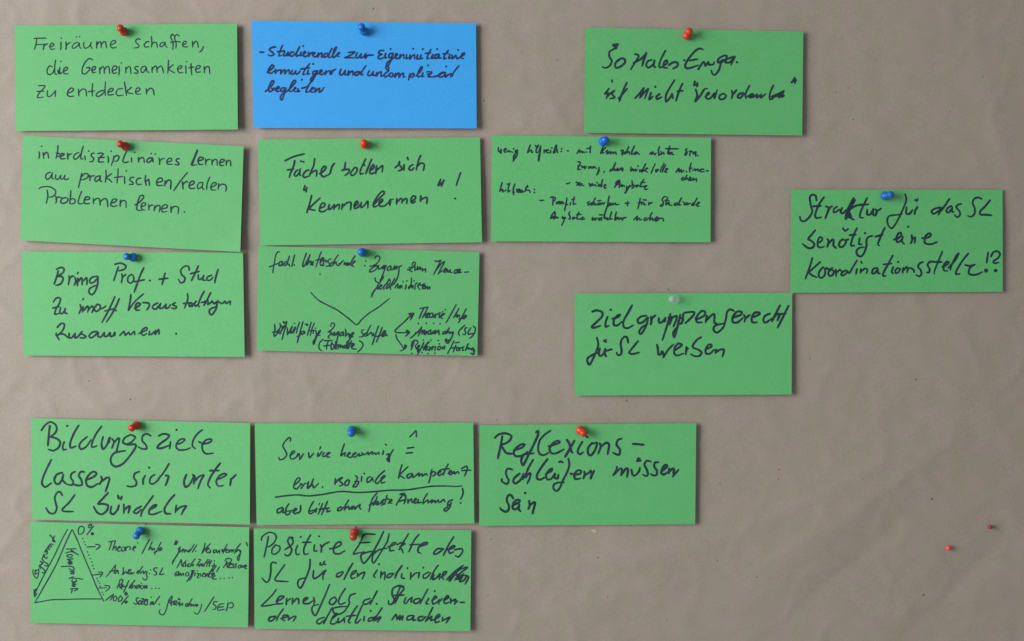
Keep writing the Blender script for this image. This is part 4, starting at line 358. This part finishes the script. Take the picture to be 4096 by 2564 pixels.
def build_sheet(card, m, parent):
    nu, nv, th = 48, 26, .00028
    (x0,y0),(x1,y1),(x2,y2),(x3,y3) = card.c
    g = [[], []]
    for side in (0, 1):
        for j in range(nv + 1):
            for i in range(nu + 1):
                u, v = i / nu, j / nv
                X = (1-u)*(1-v)*x0 + u*(1-v)*x1 + u*v*x2 + (1-u)*v*x3
                Y = (1-u)*(1-v)*y0 + u*(1-v)*y1 + u*v*y2 + (1-u)*v*y3
                g[side].append(px(X, Y, card.hgt(u, v)) - card.base + Vector((0, th * side, 0)))
    n = (nu + 1) * (nv + 1); fs = []
    I = lambda i, j, k: k * n + j * (nu + 1) + i
    for j in range(nv):
        for i in range(nu):
            fs.append((I(i,j,0), I(i,j+1,0), I(i+1,j+1,0), I(i+1,j,0)))
            fs.append((I(i,j,1), I(i+1,j,1), I(i+1,j+1,1), I(i,j+1,1)))
    V = g[0] + g[1]; base_n = len(fs)
    def rim(a, b, c, d):
        k = len(V); V.extend([V[a].copy(), V[b].copy(), V[c].copy(), V[d].copy()]); fs.append((k, k+1, k+2, k+3))
    for i in range(nu):
        rim(I(i,0,0), I(i+1,0,0), I(i+1,0,1), I(i,0,1)); rim(I(i,nv,0), I(i,nv,1), I(i+1,nv,1), I(i+1,nv,0))
    for j in range(nv):
        rim(I(0,j,0), I(0,j,1), I(0,j+1,1), I(0,j+1,0)); rim(I(nu,j,0), I(nu,j+1,0), I(nu,j+1,1), I(nu,j,1))
    me = mesh("card_sheet", V, fs)
    for p in me.polygons[:2 * nu * nv]: p.use_smooth = True
    return link("card_sheet", me, m, parent=parent)

def smooth_line(pts, step):
    if len(pts) < 3:
        a, b = pts[0], pts[-1]; L = math.dist(a, b); n = max(1, int(L / step))
        return [(a[0] + (b[0]-a[0]) * i / n, a[1] + (b[1]-a[1]) * i / n) for i in range(n + 1)]
    out = []; P_ = [pts[0]] + pts + [pts[-1]]
    for k in range(1, len(P_) - 2):
        p0, p1, p2, p3 = P_[k-1:k+3]; n = max(2, int(math.dist(p1, p2) / step))
        for i in range(n):
            t = i / n; t2 = t*t; t3 = t2*t; q = []
            for c in (0, 1):
                m1 = .42 * (p2[c]-p0[c]); m2 = .42 * (p3[c]-p1[c])
                q.append((2*t3-3*t2+1)*p1[c] + (t3-2*t2+t)*m1 + (-2*t3+3*t2)*p2[c] + (t3-t2)*m2)
            out.append(tuple(q))
    out.append(pts[-1]); return out

def build_ink(card, line, width, name, m, parent):
    ox, oy, s, strokes = line; V = []; F = []
    wpx = 1.12 * width / s
    def disc(c, r, up, n=10, ex=1.0, an=0.0):
        b = len(V); V.append(card.pt(c[0], c[1], up))
        for i in range(n):
            a = -2 * math.pi * i / n; x, y = r * math.cos(a) * ex, r * math.sin(a)
            V.append(card.pt(c[0] + x*math.cos(an) - y*math.sin(an), c[1] + x*math.sin(an) + y*math.cos(an), up))
        for i in range(n): F.append((b, b + 1 + i, b + 1 + (i+1) % n))
    for si, st in enumerate(strokes.split('/')):
        t = [float(q) for q in st.split()]
        pts = [(ox + t[i] / s, oy + t[i+1] / s) for i in range(0, len(t) - 1, 2)]
        up0 = .00006 + (si % 9) * .000006
        if len(t) == 3: disc(pts[0], t[2] / s, up0); continue
        if len(pts) == 1:
            disc(pts[0], wpx * .56, up0, ex=1.15, an=random.uniform(0, 3)); continue
        q = smooth_line(pts, 3.2); n = len(q); r0 = wpx / 2; base = random.uniform(.92, 1.08); prev = None
        ph = random.uniform(0, 50)
        for i, p in enumerate(q):
            a = q[max(0, i-1)]; b = q[min(n-1, i+1)]
            dx, dy = b[0]-a[0], b[1]-a[1]; L = math.hypot(dx, dy) or 1; nxx, nyy = -dy/L, dx/L
            f = i / (n - 1)
            r = r0 * base * (1 + .16 * noise.noise(Vector((i * .13, ph, 0))))
            r *= .88 + .12 * min(1, 6 * f + .3)
            r *= .70 + .30 * min(1, 5 * (1 - f) + .15)
            up = up0 + .000004 * (i % 5) * 0 + f * .00002
            b0 = len(V)
            V.append(card.pt(p[0] + nxx*r, p[1] + nyy*r, up)); V.append(card.pt(p[0] - nxx*r, p[1] - nyy*r, up))
            if prev is not None: F.append((prev, prev + 1, b0 + 1, b0))
            prev = b0
            sharp = False
            if 0 < i < n - 1:
                v1 = (p[0]-q[i-1][0], p[1]-q[i-1][1]); v2 = (q[i+1][0]-p[0], q[i+1][1]-p[1])
                cr = (v1[0]*v2[0] + v1[1]*v2[1]) / ((math.hypot(*v1) * math.hypot(*v2)) or 1)
                sharp = cr < .85
            if i in (0, n - 1) or sharp: disc(p, r * .98, up + .000003)
    me = mesh(name, V, F)
    bm = bmesh.new(); bm.from_mesh(me); bmesh.ops.triangulate(bm, faces=bm.faces)
    for f in bm.faces:
        f.normal_update()
        if f.normal.y > 0: f.normal_flip()
    bm.to_mesh(me); bm.free()
    return link(name, me, m, parent=parent)

LABEL = {
 'frei': 'green card reading "Freiräume schaffen, die Gemeinsamkeiten zu entdecken" in thin neat script',
 'stud': 'blue card, the only blue one, with dark blue writing about Studierende and Eigeninitiative',
 'sozial': 'green card reading "Soziales Enga. ist nicht verordenbar" in thick black marker, topmost right',
 'inter': 'tilted green card with thin neat script beginning "interdisziplinäres Lernen"',
 'faecher': 'green card reading "Fächer sollen sich Kennenlernen!" directly under the blue card',
 'wenig': 'green card crowded with small writing beginning "wenig hilfreich", under the "Soziales Enga." card',
 'struktur': 'green card reading "Struktur für das SL benötigt eine Koordinationsstelle!?", farthest right of all',
 'bring': 'green card reading "Bring Prof. + Stud zu inoff. Veranstaltungen zusammen"',
 'fachl': 'green card with a large drawn V and three arrows beside small writing',
 'ziel': 'green card reading "Zielgruppengerecht für SL werben", held by the clear pin',
 'bildung': 'green card with large writing "Bildungsziele lassen sich unter SL bündeln"',
 'service': 'green card reading "Service Learning" above a long drawn underline',
 'reflex': 'green card reading "Reflexionsschleifen müssen sein" with large empty space below right',
 'dreieck': 'green card with a hand-drawn triangle marked "Kompetenz" and small notes',
 'positiv': 'green card filled with four lines beginning "Positive Effekte des SL"'}
NAMES = {('fachl', 3): 'drawn_chevron', ('fachl', 7): 'drawn_arrows', ('dreieck', 0): 'drawn_triangle', ('dreieck', 2): 'drawn_arrows',
         ('service', 2): 'drawn_underline', ('dreieck', 1): 'percent_mark_and_dots'}
CARDS = {}
for key in CORN:
    c = Card(key); CARDS[key] = c
    e = bpy.data.objects.new("note_card", None); sc.collection.objects.link(e); e.location = c.base; e.empty_display_size = .02
    e['label'] = LABEL[key]; e['category'] = 'note card'; e['group'] = 'note cards pinned on the brown paper'
    build_sheet(c, M_BLUE if key == 'stud' else M_GREEN, e)
    width, lines = INK[key]
    for i, ln in enumerate(lines):
        build_ink(c, ln, width, NAMES.get((key, i), 'handwriting'), M_INKB if key == 'stud' else M_INK, e)

# ---------------------------------------------------------------- push pins
def lathe(name, prof, n=28):
    V = []; F = []
    for r, z in prof:
        for i in range(n): V.append((r * math.cos(2*math.pi*i/n), r * math.sin(2*math.pi*i/n), z))
    for j in range(len(prof) - 1):
        for i in range(n): F.append((j*n+i, j*n+(i+1) % n, (j+1)*n+(i+1) % n, (j+1)*n+i))
    F.append(tuple(reversed(range(n)))); F.append(tuple((len(prof)-1)*n + i for i in range(n)))
    return mesh(name, V, F)
mm = .001
def arc(r, z0, rr, zz, a0, a1, n):
    return [((r + rr*math.cos(math.radians(a0+(a1-a0)*i/n))) * mm, (z0 + zz*math.sin(math.radians(a0+(a1-a0)*i/n))) * mm) for i in range(n+1)]
# origin at the middle of the rounded foot; knob centre 8 mm up the axis
FOOT = [(.9*mm, -3.75*mm)] + arc(0, 0, 4.3, 3.9, -68, 46, 14)
WAIST = [(3.05*mm, 3.4*mm), (2.95*mm, 4.4*mm), (3.0*mm, 5.2*mm)]
KNOB = arc(0, 7.4, 3.5, 2.7, -34, 60, 9) + [(1.4*mm, 9.95*mm), (.4*mm, 10.05*mm)]
HEAD = lathe("pin_head", FOOT + WAIST + KNOB)
NEEDLE = lathe("pin_needle", [(.05*mm, -15*mm), (.45*mm, -13*mm), (.5*mm, -3.4*mm)], 10)
def pin(key, bx, by, tx, ty, m, label, grp=True, r=1.0):
    c = CARDS[key]; u, v = c.uv(bx, by); hc = c.hgt(min(1, max(0, u)), min(1, max(0, v)))
    L = 7.9 * mm * r; h0 = hc + 3.6 * mm
    for _ in range(6):
        p0 = px(bx, by, h0); h1 = h0 + L * .8
        for _ in range(8):
            p1 = px(tx, ty, h1); lat = math.hypot(p1.x - p0.x, p1.z - p0.z)
            h1 = h0 + math.sqrt(max((.35*L)**2, L*L - lat*lat))
        ax = (px(tx, ty, h1) - p0).normalized(); tilt = math.acos(min(1, -ax.y))
        h0 = hc + (3.75 + .5 * math.sin(tilt)) * mm * r
    e = bpy.data.objects.new("push_pin", None); sc.collection.objects.link(e); e.empty_display_size = .01
    e.location = px(bx, by, h0); e.rotation_mode = 'QUATERNION'; e.rotation_quaternion = ax.to_track_quat('Z', 'X'); e.scale = (r, r, r)
    e['label'] = label; e['category'] = 'push pin'; e['group'] = 'push pins holding the cards'
    hm = HEAD.copy(); link("pin_head", hm, m, parent=e, smooth=True)
    nm = NEEDLE.copy(); link("pin_needle", nm, M_STEEL, parent=e, smooth=True)
for a in [
 ('frei', 496,126, 479.5,111, M_RED, 'dark red push pin in the card reading "Freiräume schaffen"'),
 ('stud', 1456,125, 1445,105, M_BLUEP, 'dark blue push pin on the blue card'),
 ('sozial', 2748,142, 2758,123, M_ORANGE, 'orange-red push pin leaning up right on the "Soziales Enga." card'),
 ('inter', 501,585, 478,575, M_RED, 'red push pin leaning left above the word "interdisziplinäres"'),
 ('faecher', 1459,578, 1455,571, M_ORANGE, 'orange-red push pin seen end-on on the "Fächer sollen sich" card'),
 ('wenig', 2412,566.5, 2422,558.5, M_BRIGHT, 'bright blue push pin on the crowded "wenig hilfreich" card'),
 ('struktur', 3540,783, 3565,778, M_BLUEP, 'blue push pin leaning right on the "Struktur" card farthest right'),
 ('bring', 532.5,1029.5, 503.5,1025.5, M_BLUEP, 'blue push pin leaning left on the "Bring Prof. + Stud" card'),
 ('fachl', 1450,1010, 1444,1008, M_BLUEP, 'round blue push pin seen end-on on the card with the drawn V'),
 ('ziel', 2701,1198, 2687,1196.5, M_CLEAR, 'clear transparent push pin on the "Zielgruppengerecht" card'),
 ('bildung', 545,1702, 525,1713, M_RED, 'red push pin leaning down left above the word "Bildungsziele"'),
 ('service', 1407,1721, 1405,1735, M_BLUEP, 'blue push pin drooping straight down on the "Service Learning" card'),
 ('reflex', 2321,1721, 2336,1734, M_ORANGE, 'orange-red push pin leaning down right above the word "Reflexions"'),
 ('dreieck', 561,2124, 544,2146, M_BLUEP, 'blue push pin drooping left on the card with the triangle'),
 ('positiv', 1417,2130, 1413,2151, M_RED, 'red push pin drooping down between "Positive" and "Effekte"')]:
    pin(*a)

# two small ball pins in the bare paper
def ball_pin(X, Y, r, m, label):
    x, z = P(X, Y); hs = surf(x, z)
    e = bpy.data.objects.new("ball_pin", None); sc.collection.objects.link(e); e.location = px(X, Y, hs + r*1.1 + .0012); e.empty_display_size = .01
    e.rotation_mode = 'QUATERNION'; e.rotation_quaternion = Vector((-.1, -1, -.05)).normalized().to_track_quat('Z', 'X')
    e['label'] = label; e['category'] = 'ball pin'; e['group'] = 'small ball pins in the bare paper'
    k = r / mm
    link("pin_head", lathe("ball", [(.35*mm, -1.15*k*mm)] + arc(0, 0, k, k, -72, 86, 14), 20), m, parent=e, smooth=True)
    link("pin_needle", lathe("needle", [(.05*mm, -12*mm), (.32*mm, -11*mm), (.32*mm, -1.1*k*mm)], 8), M_STEEL, parent=e, smooth=True)
ball_pin(3793, 2192, .00245, M_CORAL, 'small coral red ball pin, lower left of the two in bare paper')
ball_pin(3961, 2108, .0021, M_CRIM, 'small dark crimson ball pin, upper right of the two in bare paper')
